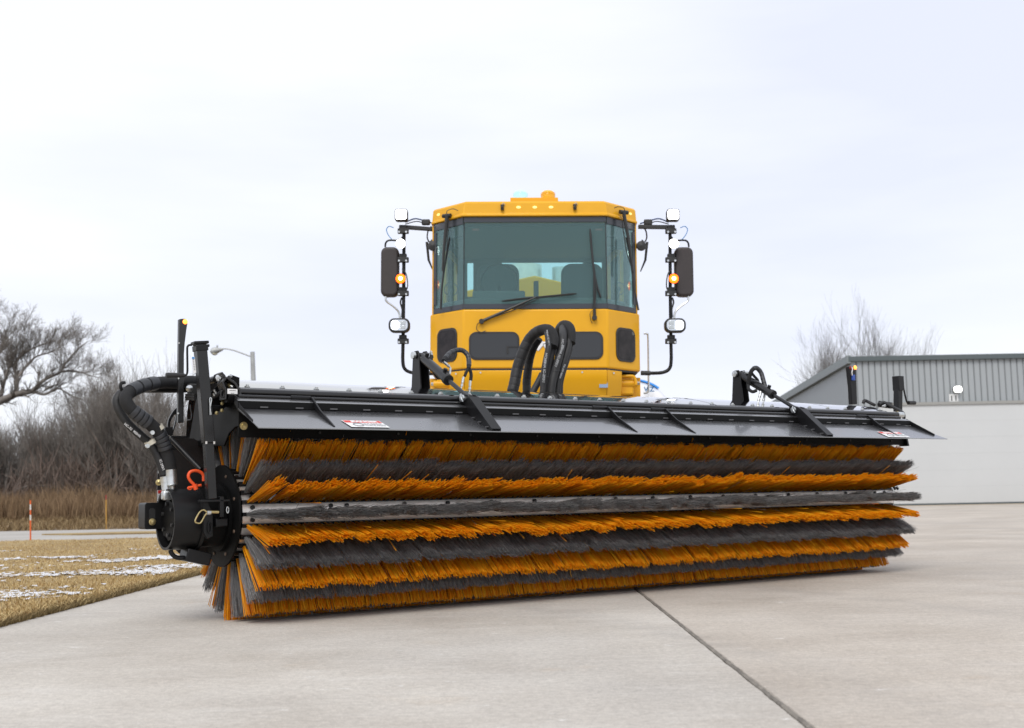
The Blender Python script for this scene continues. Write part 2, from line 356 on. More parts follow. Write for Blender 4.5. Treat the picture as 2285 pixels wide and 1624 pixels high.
# ------------------------------------------------------------------ setting: ground
EDGE, JOINT = -2.87, 0.83
g = MB(); g.add([(-900, -60, -0.06), (900, -60, -0.06), (900, 1500, -0.06), (-900, 1500, -0.06)], [(0, 1, 2, 3)])
tag(g.build('ground', SOIL, None, 0), kind='structure')
apron = bpy.data.objects.new('apron', None); COL.objects.link(apron); tag(apron, kind='structure')
rng = random.Random(4)
def slab(x0, x1, y0, y1, jl, jr):
    """concrete slab with a chipped edge on the joint sides"""
    ys = []; y = y0
    while y < y1:
        ys.append(y); y += 0.03 if y < 12 else 2.0
    ys.append(y1); vs = []; fs = []
    for i, y in enumerate(ys):
        k = noise.noise(Vector((3.3, y * 9, 0))) * 0.004 + noise.noise(Vector((1.3, y * 31, 0))) * 0.003
        k2 = noise.noise(Vector((8.3, y * 7, 0))) * 0.004 + noise.noise(Vector((6.3, y * 27, 0))) * 0.003
        a = x0 + (k if jl else 0); b_ = x1 + (k2 if jr else 0); bw = 0.006
        vs += [(a, y, -0.05), (a, y, -bw), (a + bw, y, 0), (b_ - bw, y, 0), (b_, y, -bw), (b_, y, -0.05)]
    for i in range(len(ys) - 1):
        for k in range(5): fs.append((i * 6 + k, i * 6 + k + 1, i * 6 + 7 + k, i * 6 + 6 + k))
    n = len(ys) * 6; fs.append((5, 4, 3, 2, 1, 0)); fs.append(tuple(n - 6 + k for k in range(6)))
    me = bpy.data.meshes.new('slab'); me.from_pydata(vs, [], [f[::-1] for f in fs]); me.update()
    return obj('slab', me, CONC2 if x0 > 0 else CONC, apron, 30)
slab(EDGE, JOINT - 0.009, -30, 38.2, False, True)
slab(JOINT + 0.009, 70, -30, 38.2, True, False)
# sealant rope lying in the joint
pts = []; rs = []
y = 1.0
while y < 12:
    pts.append((JOINT + noise.noise(Vector((0, y * 6, 2))) * 0.003, y, -0.006 + noise.noise(Vector((0, y * 17, 5))) * 0.003)); rs.append(0.0105 + noise.noise(Vector((5, y * 45, 0))) * 0.004); y += 0.02
SEAL = mat('joint_sealant', (0.20, 0.18, 0.155), 0.9, var=0.4, scale=14, bump=0.8, bscale=90)
MB().tube(pts, rs, 7).build('joint_sealant', SEAL, apron)
# gravel strip at the garage door
MB().box((42, 38.78, -0.03), (63, 1.16, 0.07)).build('gravel_strip', mat('tan_gravel', (0.36, 0.29, 0.21), 0.95, var=0.25, scale=6, bump=0.5), apron)

def snow_mask(x, y):
    v = noise.fractal(Vector((x * 0.75 + 4.2, y * 1.15 + 1.7, 0.3)), 1.0, 2.0, 5)
    band = math.exp(-((y - 8.7) / 1.3) ** 2) * 0.40 * (1 if x < EDGE - .5 else .4) + math.exp(-((y - 9.8) / 2.2) ** 2) * 0.10 + math.exp(-((y - 12.8) / 2.0) ** 2) * 0.14
    near = -0.35 if x > EDGE - 0.22 else 0
    return v + band + near - 0.34
def lawn_h(x, y):
    return 0.022 + 0.016 * noise.noise(Vector((x * 1.3, y * 1.3, 0))) + 0.010 * noise.noise(Vector((x * 7, y * 7, 0)))
vs = []; fs = []
xs = [EDGE - 0.0] + [EDGE - 0.02 - 0.12 * i for i in range(90)] + [-14 - 2.0 * i for i in range(25)]
ys = [-3 + 0.5 * i for i in range(14)] + [4 + 0.12 * i for i in range(136)]
for j, y in enumerate(ys):
    for i, x in enumerate(xs):
        e = 0 if i else 0.012 * noise.noise(Vector((0, y * 5, 9)))
        vs.append((x + e + (0.03 * noise.noise(Vector((0, y * 4, 1))) if i == 0 else 0), y, -0.05 if i == 0 else lawn_h(x, y)))
nx = len(xs)
for j in range(len(ys) - 1):
    for i in range(nx - 1): fs.append((j * nx + i, (j + 1) * nx + i, (j + 1) * nx + i + 1, j * nx + i + 1))
me = bpy.data.meshes.new('lawn'); me.from_pydata(vs, [], fs); me.update()
tag(obj('lawn', me, LAWN, None, 60), kind='structure')
# snow: patches lying between the blades
vs = []; fs = []; idx = {}
st = 0.032
for i in range(int(9 / st)):
    for j in range(int(11 / st)):
        x = EDGE - 0.1 - i * st; y = 5.5 + j * st
        if snow_mask(x, y) + .45 * noise.noise(Vector((x * 7, y * 13, 4))) + .55 * noise.noise(Vector((x * 19, y * 24, 4))) > 0.13:
            q = []
            for a, b_ in ((0, 0), (0, 1), (1, 1), (1, 0)):
                k = (i + a, j + b_)
                if k not in idx:
                    X, Y_ = EDGE - 0.1 - k[0] * st, 5.5 + k[1] * st
                    idx[k] = len(vs); vs.append((X + 0.014 * noise.noise(Vector((X * 40, Y_ * 40, 1))), Y_ + 0.018 * noise.noise(Vector((X * 40, Y_ * 40, 7))), lawn_h(X, Y_) + 0.012 + 0.012 * noise.noise(Vector((X * 25, Y_ * 25, 3)))))
                q.append(idx[k])
            fs.append(q)
me = bpy.data.meshes.new('snow'); me.from_pydata(vs, [], fs); me.update()
tag(obj('snow_patches', me, SNOW, None, 60), 'thin patches of white snow scattered over the dry lawn', 'snow', kind='stuff')

def bristle_grass(name, label, n, area, hmin, hmax, wid, c1, c2, cond=None, lean=0.5, zf=None, seed=1):
    r = np.random.RandomState(seed); P0 = []
    while len(P0) < n:
        x, y = area(r)
        if cond is None or cond(x, y, r): P0.append((x, y, zf(x, y) if zf else 0.0))
    P0 = np.array(P0); S = len(P0)
    h = r.uniform(hmin, hmax, S) * (np.array([0.75 + 0.55 * noise.noise(Vector((p[0] * .8, p[1] * .8, 7))) for p in P0]) if hmax > .5 else 1); d = r.normal(0, lean, (S, 2)) * h[:, None]
    a = r.rand(S) * math.pi; w = np.stack([np.cos(a), np.sin(a), 0 * a], 1) * wid * r.uniform(0.6, 1.3, (S, 1))
    tip = P0 + np.stack([d[:, 0], d[:, 1], h], 1); mid = P0 + np.stack([d[:, 0] * .35, d[:, 1] * .35, h * .6], 1)
    vs_ = np.stack([P0 - w, P0 + w, mid + w * .7, mid - w * .7, tip], 1).reshape(-1, 3)
    b_ = (np.arange(S) * 5)[:, None]
    q = np.array([[0, 1, 2, 3]]) + b_; t_ = np.array([[3, 2, 4]]) + b_
    m_ = bristle_mat(name + '_blades', c1, c2, 0.9)
    return tag(obj(name, npmesh(name, vs_, q, t_), m_, None, 0), label, 'grass', kind='stuff')
def area_near(r):
    y = 5.0 + 15.2 * r.rand() ** 1.7; x = EDGE + 0.02 - (0.35 + 8.5 * ((y - 3) / 17)) * r.rand() ** 1.3
    return x, y
bristle_grass('lawn_grass', 'short straw coloured winter grass on the lawn beside the concrete', 90000, area_near, 0.010, 0.034, 0.0028,
              (0.30, 0.18, 0.065), (0.62, 0.49, 0.25), lambda x, y, r: snow_mask(x, y) < 0.10 or r.rand() < 0.6, 0.7, lawn_h, 1)
bristle_grass('lawn_edge_grass', 'darker matted grass along the edge of the concrete', 26000, lambda r: (EDGE + 0.045 - abs(r.normal(0, 0.07)), 4.5 + 15.7 * r.rand() ** 1.3), 0.015, 0.05, 0.003,
              (0.13, 0.09, 0.035), (0.30, 0.22, 0.10), None, 0.9, lambda x, y: 0.0, 2)

# road across the left
road = MB(); road.box((-60, 21.7, -0.02), (114.0, 3.0, 0.05)); tag(road.build('road', ROADM), kind='structure')
MB_ = MB().box((-65, 26.0, -0.02), (124, 2.9, 0.056)); tag(MB_.build('road_far_lane', ROADM), kind='structure')
MB_ = MB().box((-40, 23.88, -0.02), (62, 1.34, 0.05)); 
isl = MB(); isl.prism([(-9.6, 23.85), (-8.6, 23.3), (-3, 23.25), (-3, 24.5), (-8.0, 24.5)], 'z', -0.05, 0.03)
tag(isl.build('grass_island', LAWN), kind='structure')
rc = MB(); rc.prism([(-115, 23.2), (-9.6, 23.2), (-8.6, 23.25), (-9.6, 23.85), (-8.0, 24.55), (-115, 24.55)], 'z', -0.05, 0.004)
tag(rc.build('road_middle', ROADM), kind='structure')
# verge rising a little behind the road
vs = []; fs = []
nx, ny = 60, 26
for j in range(ny):
    for i in range(nx):
        x = -60 + 64 * i / (nx - 1); y = 27.45 + 34 * (j / (ny - 1)) ** 1.6
        vs.append((x, y, -0.02 + min(0.28, 0.10 * (y - 27.45)) + 0.10 * noise.noise(Vector((x * .5, y * .5, 2))) * min(1, (y - 27.4))))
for j in range(ny - 1):
    for i in range(nx - 1): fs.append((j * nx + i, j * nx + i + 1, (j + 1) * nx + i + 1, (j + 1) * nx + i))
me = bpy.data.meshes.new('verge'); me.from_pydata(vs, [], fs); me.update()
tag(obj('verge', me, mat('verge_soil', (0.17, 0.12, 0.07), 0.95, var=0.3, scale=1.2, col2=(0.30, 0.22, 0.13), bump=0.6, bscale=15), None, 60), kind='structure')
def gz(x, y): return -0.02 + min(0.28, 0.10 * (y - 27.45))
bristle_grass('verge_grass', 'low matted brown grass just beyond the road', 30000, lambda r: (-26 + 26 * r.rand(), 27.5 + 2.6 * r.rand()), 0.05, 0.2, 0.010,
              (0.16, 0.10, 0.045), (0.34, 0.25, 0.13), None, 0.6, gz, 3)
bristle_grass('tall_grass', 'tall brown prairie grass in front of the bare trees', 60000, lambda r: (-28 + 29 * r.rand(), 29.3 + 4.5 * r.rand()), 0.35, 1.0, 0.009,
              (0.13, 0.075, 0.038), (0.30, 0.205, 0.115), lambda x, y, r: r.rand() < 0.55 + 0.45 * noise.noise(Vector((x * .5, y * .5, 0))), 0.22, gz, 4)

# ------------------------------------------------------------------ bare trees
def grow(r, p, d, length, radius, depth, segs, maxd, spread=0.6, upb=0.15, kids=3, twig=0.006, wob=0.16, taper=0.72):
    n = 4 if depth < 2 else 3
    cur = np.array(p, float); dr = np.array(d, float); dr /= np.linalg.norm(dr)
    st_ = length / n; rr_ = radius; nodes = [(cur.copy(), rr_)]
    for i in range(n):
        dr = dr + r.normal(0, wob, 3) + np.array([0, 0, upb * 0.4]); dr /= np.linalg.norm(dr)
        nx_ = cur + dr * st_; r1 = max(twig * 0.5, radius * (1 - (1 - taper) * (i + 1) / n))
        segs[min(depth, 1)].append((cur.copy(), nx_.copy(), rr_, r1)); cur = nx_; rr_ = r1
        nodes.append((cur.copy(), rr_))
        if depth < maxd and (i > 0 or depth > 0):
            for _ in range(r.randint(1, kids) if depth else 1 + r.randint(0, kids - 1)):
                ax = r.normal(0, 1, 3); ax -= ax @ dr * dr; ax /= np.linalg.norm(ax) + 1e-9
                nd = dr * (1 - 0.2) + ax * spread * r.uniform(0.6, 1.35) + np.array([0, 0, upb])
                grow(r, cur, nd, length * r.uniform(0.55, 0.8), rr_ * r.uniform(0.45, 0.7), depth + 1, segs, maxd, spread, upb, kids, twig, wob, taper)
    return nodes
def segs_mesh(name, segs, n=3):
    pts = np.array([[a, b_] for a, b_, _, _ in segs]); rs_ = np.array([[a, b_] for _, _, a, b_ in segs])
    return strands(name, pts, rs_, n)
def make_tree(label, base, starts, maxd, seed, m_, group, spread=0.6, upb=0.15, kids=3, twig=0.006, cat='tree', name='bare_tree', wob=0.16):
    np.random.seed(seed); r = np.random.RandomState(seed); segs = [[], []]
    for p, d, l_, ra in starts: grow(r, p, d, l_, ra, 0, segs, maxd, spread, upb, kids, twig, wob)
    t = thing(name, label, cat, base, group=group)
    obj('trunk', segs_mesh('trunk', segs[0], 6), m_, t, 60)
    obj('crown', segs_mesh('crown', segs[1], 3), m_, t, 0)
    return t, sum(len(s_) for s_ in segs)
WF = Frame((0, 0, 0), 0)
def wp(px, py, Y): return WF.P(px, py, Y)
TG = 'bare trees beyond the road'
# big tree whose trunk stands left of the frame, with limbs reaching in
b0 = wp(-95, 1150, 41); b0.z = 0.2
def limb(pxs, r0, r1, Y0, Y1, segs, r, kid, maxd=4):
    P_ = [np.array(wp(x, y_, Y0 + (Y1 - Y0) * i / (len(pxs) - 1)) - b0) for i, (x, y_) in enumerate(pxs)]
    P_ = [np.array(q) for q in catmull([Vector(q) for q in P_], 3)]
    n = len(P_)
    for i in range(n - 1):
        ra, rb = r0 + (r1 - r0) * i / (n - 1), r0 + (r1 - r0) * (i + 1) / (n - 1)
        segs[0].append((P_[i], P_[i + 1], ra, rb))
        if i > 0:
            d = P_[i + 1] - P_[i]; d /= np.linalg.norm(d)
            for _ in range(kid if i < n - 3 else kid + 1):
                ax = r.normal(0, 1, 3); ax -= ax @ d * d; ax /= np.linalg.norm(ax)
                grow(r, P_[i + 1], d * 0.9 + ax * 0.7 + np.array([0, 0, 0.25]), r.uniform(0.30, 0.58), rb * 0.42, 1, segs, maxd, 0.6, 0.16, 2 if r.rand() < .55 else 3, 0.006, 0.13)
r = np.random.RandomState(11); segs = [[], []]
limb([(-95, 1150), (-92, 1040), (-80, 950)], 0.30, 0.22, 41, 41, segs, r, 0)
limb([(-80, 950), (-30, 912), (0, 895), (35, 880), (72, 872)], 0.17, 0.085, 41, 40, segs, r, 1)
limb([(72, 872), (95, 850), (118, 838), (135, 830), (150, 805), (173, 780), (195, 762)], 0.065, 0.012, 40, 39.5, segs, r, 1)
limb([(135, 830), (160, 827), (182, 831), (205, 839), (228, 843)], 0.04, 0.010, 40, 40, segs, r, 1)
limb([(72, 872), (100, 880), (128, 866), (148, 876), (172, 888), (205, 895)], 0.050, 0.010, 40, 40.4, segs, r, 1)
limb([(100, 868), (128, 858), (140, 872), (155, 900)], 0.03, 0.010, 40, 40.4, segs, r, 1)
limb([(36, 880), (38, 845), (32, 815), (52, 790), (85, 772), (115, 762)], 0.075, 0.012, 41, 40.4, segs, r, 2)
limb([(0, 895), (8, 860), (18, 825), (35, 785), (48, 742)], 0.07, 0.012, 41, 40.4, segs, r, 2)
limb([(38, 845), (60, 815), (82, 795), (115, 785), (150, 765)], 0.05, 0.010, 40.5, 41.4, segs, r, 2)
limb([(-80, 950), (-60, 860), (-20, 810), (5, 770), (16, 735)], 0.16, 0.015, 41, 41.5, segs, r, 2)
limb([(-80, 950), (-90, 830), (-60, 750), (-30, 690)], 0.16, 0.02, 41, 42, segs, r, 2)
t = thing('bare_tree', 'large bare tree at the left edge whose long limb reaches out over the brush', 'tree', b0)
obj('trunk', segs_mesh('trunk', segs[0], 8), BARK, t, 60); np.random.seed(3)
obj('crown', segs_mesh('crown', segs[1], 3), BARK, t, 0)
specs = [  # px of base, Y, top py, number of stems, label
    (18, 37, 945, 5, 'thin bare tree left of the striped stake under the big tree'),
    (85, 40, 955, 5, 'bare multi-stemmed tree above the orange striped stake'),
    (140, 36, 950, 5, 'small dark bare tree between the two stakes, left one'),
    (196, 39, 900, 6, 'tall bare tree with forked stems left of the yellow stake'),
    (236, 35, 885, 6, 'bare tree rising directly behind the yellow stake'),
    (285, 37, 885, 7, 'wide bare tree between the yellow stake and the broom motor'),
    (322, 34, 900, 5, 'bare tree with leaning stems behind the hose loop'),
    (372, 38, 890, 6, 'bare tree partly hidden by the broom end plate'),
    (-30, 35, 950, 5, 'low bare tree cut by the left edge of the picture')]
for i, (px, Y, ty, ns, lab) in enumerate(specs):
    b_ = wp(px, 1140, Y); b_.z = 0.2; top = wp(px, ty, Y).z; H = top - 0.2
    rr_ = np.random.RandomState(50 + i); starts = []
    for k in range(ns):
        a = rr_.rand() * 6.28; o_ = (0.04 * math.cos(a), 0.04 * math.sin(a), 0)
        starts.append((o_, (0.30 * math.cos(a), 0.25 * math.sin(a), 1), H * rr_.uniform(0.42, 0.55), rr_.uniform(0.045, 0.085)))
    make_tree(lab, b_, starts, 4, 100 + i, BARK, TG, 0.42, 0.22, 3, 0.005)
# trees behind the grey building
for i, (px, Y, ty, ns, H0, lab) in enumerate([(1935, 66, 700, 8, 0.5, 'bare tree with a wide fan of pale branches above the building roof'),
                                        (1872, 64, 770, 4, 0.5, 'slimmer bare tree beside the fan shaped one, left of the roof corner')]):
    b_ = wp(px, 1100, Y); b_.z = 0; top = wp(px, ty, Y).z
    rr_ = np.random.RandomState(70 + i); starts = [((0, 0, 0), (0, 0, 1), top * 0.22, 0.2)]
    for k in range(ns):
        a = rr_.rand() * 6.28
        starts.append(((0, 0, top * 0.2), (0.40 * math.cos(a), 0.3 * math.sin(a), 1), top * rr_.uniform(0.30, 0.33), rr_.uniform(0.05, 0.075)))
    make_tree(lab, b_, starts, 4, 211 + i, BARKF, 'bare trees behind the grey building', 0.40, 0.22, 3, 0.006, wob=0.09)
# dense brush under the trees
r = np.random.RandomState(9); S = 26000
x = -30 + 33 * r.rand(S); y = 33.5 + 8 * r.rand(S); hmax = 1.7 + 0.5 * np.sin(x * 0.9) + 0.4 * np.sin(x * 2.7 + 1) 
z0 = 0.15 + hmax * 0.75 * r.rand(S) ** 1.3
p0 = np.stack([x, y, z0], 1); d = r.normal(0, 0.5, (S, 3)); d[:, 2] = np.abs(d[:, 2]) + 0.5; d /= np.linalg.norm(d, axis=1, keepdims=True)
ln = r.uniform(0.4, 1.3, S)[:, None]; p2 = p0 + d * ln; p1 = p0 + d * ln * .5 + r.normal(0, 0.05, (S, 3))
np.random.seed(5)
ra = r.uniform(0.006, 0.018, S)
me = strands('brush', np.stack([p0, p1, p2], 1), np.stack([ra, ra * .7, ra * .25], 1), 3)
tag(obj('underbrush', me, BARKD, None, 0), 'dense tangle of dark leafless brush under the trees', 'brush', kind='stuff')
# denser fine far wood behind, reading as one mass
S = 16000
x = -45 + 52 * r.rand(S); y = 44 + 14 * r.rand(S); z0 = 0.2 + 1.5 * r.rand(S)
p0 = np.stack([x, y, z0], 1); d = r.normal(0, 0.35, (S, 3)); d[:, 2] = 1; d /= np.linalg.norm(d, axis=1, keepdims=True); ln = r.uniform(0.5, 1.6, S)[:, None]
p2 = p0 + d * ln; p1 = p0 + d * ln * .5 + r.normal(0, 0.08, (S, 3)); ra = r.uniform(0.008, 0.03, S)
me = strands('far_wood', np.stack([p0, p1, p2], 1), np.stack([ra, ra * .7, ra * .25], 1), 3)
tag(obj('far_wood', me, BARKD, None, 0), 'far belt of leafless brush closing the view behind the trees', 'woodland', kind='stuff')

# ------------------------------------------------------------------ stakes, street lamp
def stake(px, py0, py1, Y, label, bands, sol):
    b_ = wp(px, py1, Y); h = wp(px, py0, Y).z; t = thing('marker_stake', label, 'marker stake', (b_.x, Y, 0), (rad(1.5), rad(-1.0), 0), 'snow marker stakes along the road')
    for z0, z1, m_, nm in bands:
        MB().cyl((0, 0, h * z0), (0, 0, h * z1), 0.013, 10).build(nm, m_, t)
OR2 = mat('stake_orange', (0.70, 0.13, 0.03), 0.6); SW = mat('stake_silver', (0.7, 0.7, 0.7), 0.4); SY = mat('stake_yellow', (0.50, 0.27, 0.05), 0.6); SR = mat('stake_red', (0.30, 0.03, 0.03), 0.6)
stake(68, 1116, 1210, 20.1, 'thin orange stake with two silver bands at the near side of the road', [(0, .52, OR2, 'rod'), (.52, .65, SW, 'band'), (.65, .77, OR2, 'rod'), (.77, .90, SW, 'band'), (.90, 1, OR2, 'rod')], 1)
stake(237, 1104, 1187, 27.6, 'thin yellow stake with a dark red tip beyond the road', [(0, .86, SY, 'rod'), (.86, 1, SR, 'tip')], 2)
stake(322.5, 1125, 1183, 28.0, 'yellow stake half hidden behind the broom bracket', [(0, .9, SY, 'rod'), (.9, 1, SR, 'tip')], 2)

Yl = 45; pt = wp(563, 785, Yl)
t = thing('street_lamp', 'grey street lamp with a long curved arm and cobra head', 'street lamp', (pt.x, Yl, 0))
GALV = mat('galvanised_steel', (0.42, 0.43, 0.42), 0.5, metal=0.3, var=0.15, scale=3)
MB().cyl((0.25, 0, 0), (0, 0, pt.z), 0.13, 14, 0.085).build('pole', GALV, t)
arm = [wp(x, y, Yl) - Vector((pt.x, Yl, 0)) for x, y in ((561, 796), (540, 788), (520, 781), (505, 778), (497, 778))]
MB().tube(catmull(arm, 5), 0.028, 8).build('arm', GALV, t)
h0 = wp(497, 779, Yl) - Vector((pt.x, Yl, 0)); h1 = wp(469, 785, Yl) - Vector((pt.x, Yl, 0))
hd = MB(); path = [h0.lerp(h1, k) for k in (0, .3, .6, .85, 1)]; hd.tube(path, [0.05, 0.09, 0.15, 0.13, 0.03], 12).build('lamp_head', GALV, t)
MB().lathe([(0, 0.12), (0.06, 0.10), (0.09, 0.03), (0.095, 0)], h0.lerp(h1, .65) + Vector((0, 0, -0.08)), (0, 0, -1), 14).build('lens', mat('lamp_glass', (0.6, 0.58, 0.45), 0.2), t)
MB().cyl(h0.lerp(h1, .45) + Vector((0, 0, .05)), h0.lerp(h1, .45) + Vector((0, 0, .2)), 0.035, 8).build('photocell', GALV, t)

# ------------------------------------------------------------------ metal building
BX, BY, EZ = 11.47, 39.4, 4.93
bld = thing('metal_building', 'grey ribbed metal garage building with a wide pale door on the right', 'building', (BX, BY, 0))
SID = mat('grey_ribbed_siding', (0.325, 0.35, 0.365), 0.5, var=0.03, scale=0.6)
SID2 = mat('pale_ribbed_siding', (0.36, 0.39, 0.41), 0.5, var=0.03, scale=0.6)
TRIM = mat('dark_grey_trim', (0.085, 0.105, 0.11), 0.5); DOORM = mat('pale_door_panel', (0.56, 0.575, 0.58), 0.5, var=0.02, scale=0.5)
BACK = mat('groove_shade_backing', (0.17, 0.18, 0.185), 0.7)  # darker than the panels: groove shade put into the backing colour
WBX, DZ, SLP = 16.0, 3.36, 0.055
b = MB(); b.prism([(0.06, 0), (WBX, 0), (WBX, EZ), (0.06, EZ)], 'y', 0.05, 0.2)
b.prism([(0.2, 0), (20.6, 0), (20.6, EZ - 20.6 * SLP), (0.2, EZ - 0.2 * SLP)], 'x', 0.06, 0.2)
b.prism([(0.2, 0), (20.6, 0), (20.6, EZ - 20.6 * SLP), (0.2, EZ - 0.2 * SLP)], 'x', WBX - .2, WBX)
b.prism([(0.2, 0), (WBX - .2, 0), (WBX - .2, 3.8), (0.2, 3.8)], 'y', 20.4, 20.55)
b.build('wall', BACK, bld)
pf = MB().prism([(0.006, 0), (0.196, 0), (0.178, 0.028), (0.024, 0.028)][::1], 'z', 0, 1)
pf.v = [(x, 0.047 - y, z) for x, y, z in pf.v]; pf.f = [f[::-1] for f in pf.f]
pm = pf.mesh('siding_panel'); ps = MB()
ps.v = [(y, x, z) for x, y, z in pf.v]; ps.f = [f[::-1] for f in pf.f]; psm = ps.mesh('side_siding_panel')
for i in range(int(WBX / 0.21)):
    full = i * 0.21 < 0.85; z0 = 0.05 if full else DZ + 0.1
    o = obj('siding_panel', pm, SID, bld, 0); o.location = (0.02 + i * 0.21, 0, z0); o.scale = (1, 1, EZ - z0)
for i in range(98):
    o = obj('siding_panel', psm, SID2, bld, 0); o.location = (0.046, 0.06 + i * 0.21, 0.05); o.scale = (0.2, 1, EZ - 0.12 - (i * 0.21 + .1) * SLP)
MB().box((WBX / 2, -0.03, EZ + 0.04), (WBX + .1, 0.16, 0.17)).build('eave_trim', TRIM, bld, bevel=0.01)
tr = MB(); tr.prism([(-0.08, EZ - 0.10), (20.8, EZ - 0.10 - 20.88 * SLP), (20.8, EZ + 0.17 - 20.88 * SLP), (-0.08, EZ + 0.17)], 'x', -0.09, 0.03); tr.build('rake_trim', mat('grey_rake_trim', (0.22, 0.25, 0.255), 0.5), bld)
rf = MB(); rf.prism([(0.05, EZ + 0.01), (20.8, EZ + 0.01 - 20.75 * SLP), (20.8, EZ + 0.09 - 20.75 * SLP), (0.05, EZ + 0.11)], 'x', 0.035, WBX + .05); rf.build('roof', TRIM, bld)
MB().box((WBX / 2 + .45, -0.01, DZ + 0.05), (WBX - 0.85, 0.10, 0.10)).build('door_header', mat('header_trim', (0.30, 0.30, 0.285), 0.5), bld)
dr = bpy.data.objects.new('door', None); COL.objects.link(dr); dr.parent = bld
for k in range(6):
    h = DZ / 6; MB().box((0.9 + (WBX - 0.95) / 2, 0.015, 0.06 + h * (k + .5) * .982), (WBX - 0.97, 0.05, h * .982 - 0.0015)).build('door_section', DOORM, dr)
MB().box((0.9 + (WBX - 0.95) / 2, 0.01, 0.03), (WBX - 0.97, 0.05, 0.06)).build('bottom_seal', TRIM, dr)
wl = wp(2136, 868.5, BY - .15) - Vector((BX, BY, 0))
MB().prism(rr(0.24, 0.2, 0.06, wl.x, wl.z), 'y', -0.16, 0.02).build('wall_light', mat('lamp_housing', (0.3, 0.3, 0.3), 0.5), bld)
o = MB().prism(rr(0.26, 0.20, 0.07, wl.x, wl.z), 'y', -0.19, -0.162).build('lamp_lens', mat('lit_wall_lamp', (1, 1, .95), 0.3, emit=(1, 1, 0.92), es=3.0), bld)
BFONT = None
def text(s_, size, mat_, parent, M_, ext=0.0006, name='lettering', bold=0.0, sx=1.0, align='CENTER'):
    c = bpy.data.curves.new(name, 'FONT'); c.body = s_; c.size = size; c.extrude = ext; c.align_x = align; c.align_y = 'CENTER'; c.offset = bold; c.resolution_u = 3
    tmp = bpy.data.objects.new('tmp', c); COL.objects.link(tmp); me_ = bpy.data.meshes.new_from_object(tmp.evaluated_get(bpy.context.evaluated_depsgraph_get())); bpy.data.objects.remove(tmp); me_.name = name; me_.materials.clear(); me_.materials.append(mat_); o = bpy.data.objects.new(name, me_); COL.objects.link(o); o.parent = parent; o.matrix_local = M_ @ Matrix.Diagonal((sx, 1, 1, 1)); return o
def frame_m(o_, x, up):
    """text frame: origin, reading direction x, up direction"""
    x = Vector(x).normalized(); up = Vector(up); up = (up - x * up.dot(x)).normalized(); z = x.cross(up)
    return Matrix(((x[0], up[0], z[0], o_[0]), (x[1], up[1], z[1], o_[1]), (x[2], up[2], z[2], o_[2]), (0, 0, 0, 1)))
sg = wp(2127, 889, BY) - Vector((BX, BY, 0))
sp_ = MB().box((sg.x, 0.0, sg.z), (0.31, 0.03, 0.30)).build('number_sign', mat('sign_white', (0.66, 0.67, 0.67), 0.5), bld)
text('11', 0.25, mat('sign_black', (0.02, 0.03, 0.03), 0.5), sp_, frame_m((sg.x, -0.018, sg.z), (1, 0, 0), (0, 0, 1)), bold=0.004, sx=1.15)

# storage tank far behind the truck
tk = thing('storage_tank', 'white rounded tank with blue top stripe behind the truck', 'tank', (wp(1415, 900, 26).x, 26, 0))
WTK = mat('white_tank_paint', (0.80, 0.81, 0.83), 0.3, var=0.02, coat=0.3)
zc = wp(1415, 940, 26).z; R_ = wp(1415, 847, 26).z - zc
MB().lathe([(0, 0.0), (0.02, R_ * .6), (0.12, R_ * .9), (0.3, R_), (4.5, R_), (4.7, R_ * .8), (4.75, 0)], (0, 0, zc), (0, 1, 0), 40).build('tank_shell', WTK, tk)
st_ = []
for k in range(15):
    a = rad(52 + 76 * k / 14); st_.append((math.cos(a) * (R_ + .006), zc + math.sin(a) * (R_ + .006)))
st_ += [(x * (R_ + .045) / (R_ + .006), zc + (z - zc) * (R_ + .045) / (R_ + .006)) for x, z in st_[::-1]]
MB().prism(st_, 'y', 0.25, 4.5).build('top_stripe', mat('bright_blue_paint', (0.05, 0.30, 0.80), 0.4), tk)
for y in (0.9, 3.8): MB().box((0, y, (zc - R_ * .8) / 2), (1.4, 0.2, zc - R_ * .8)).build('leg', WTK, tk)
text('VIZ', 0.15, mat('tank_lettering', (0.03, 0.14, 0.30), 0.5), tk, frame_m(wp(1447, 869.5, 26) - Vector((tk.location.x, 26.06, 0)), (1, 0, 0), (0.25, 0, 1)), bold=0.006)

# ================================================================== TRUCK
TX, TY = 0.235, 13.0
truck = thing('broom_truck', 'yellow snow removal truck with tall glazed cab behind the broom', 'truck', (TX, TY, 0), (0, 0.015, 0))
TF = Frame((TX, TY, 0), 0)
TROT = Matrix.Rotation(-0.015, 3, 'Y')
def tp(px, py, ly):       # pixel seen at truck depth ly -> truck-local
    return TROT @ TF.P(px, py, ly)
def outline(w0, w1, yc, yb, f=0.0): return [(-w0, f), (w0, f), (w1, yc), (w1, yb), (-w1, yb), (-w1, yc)]
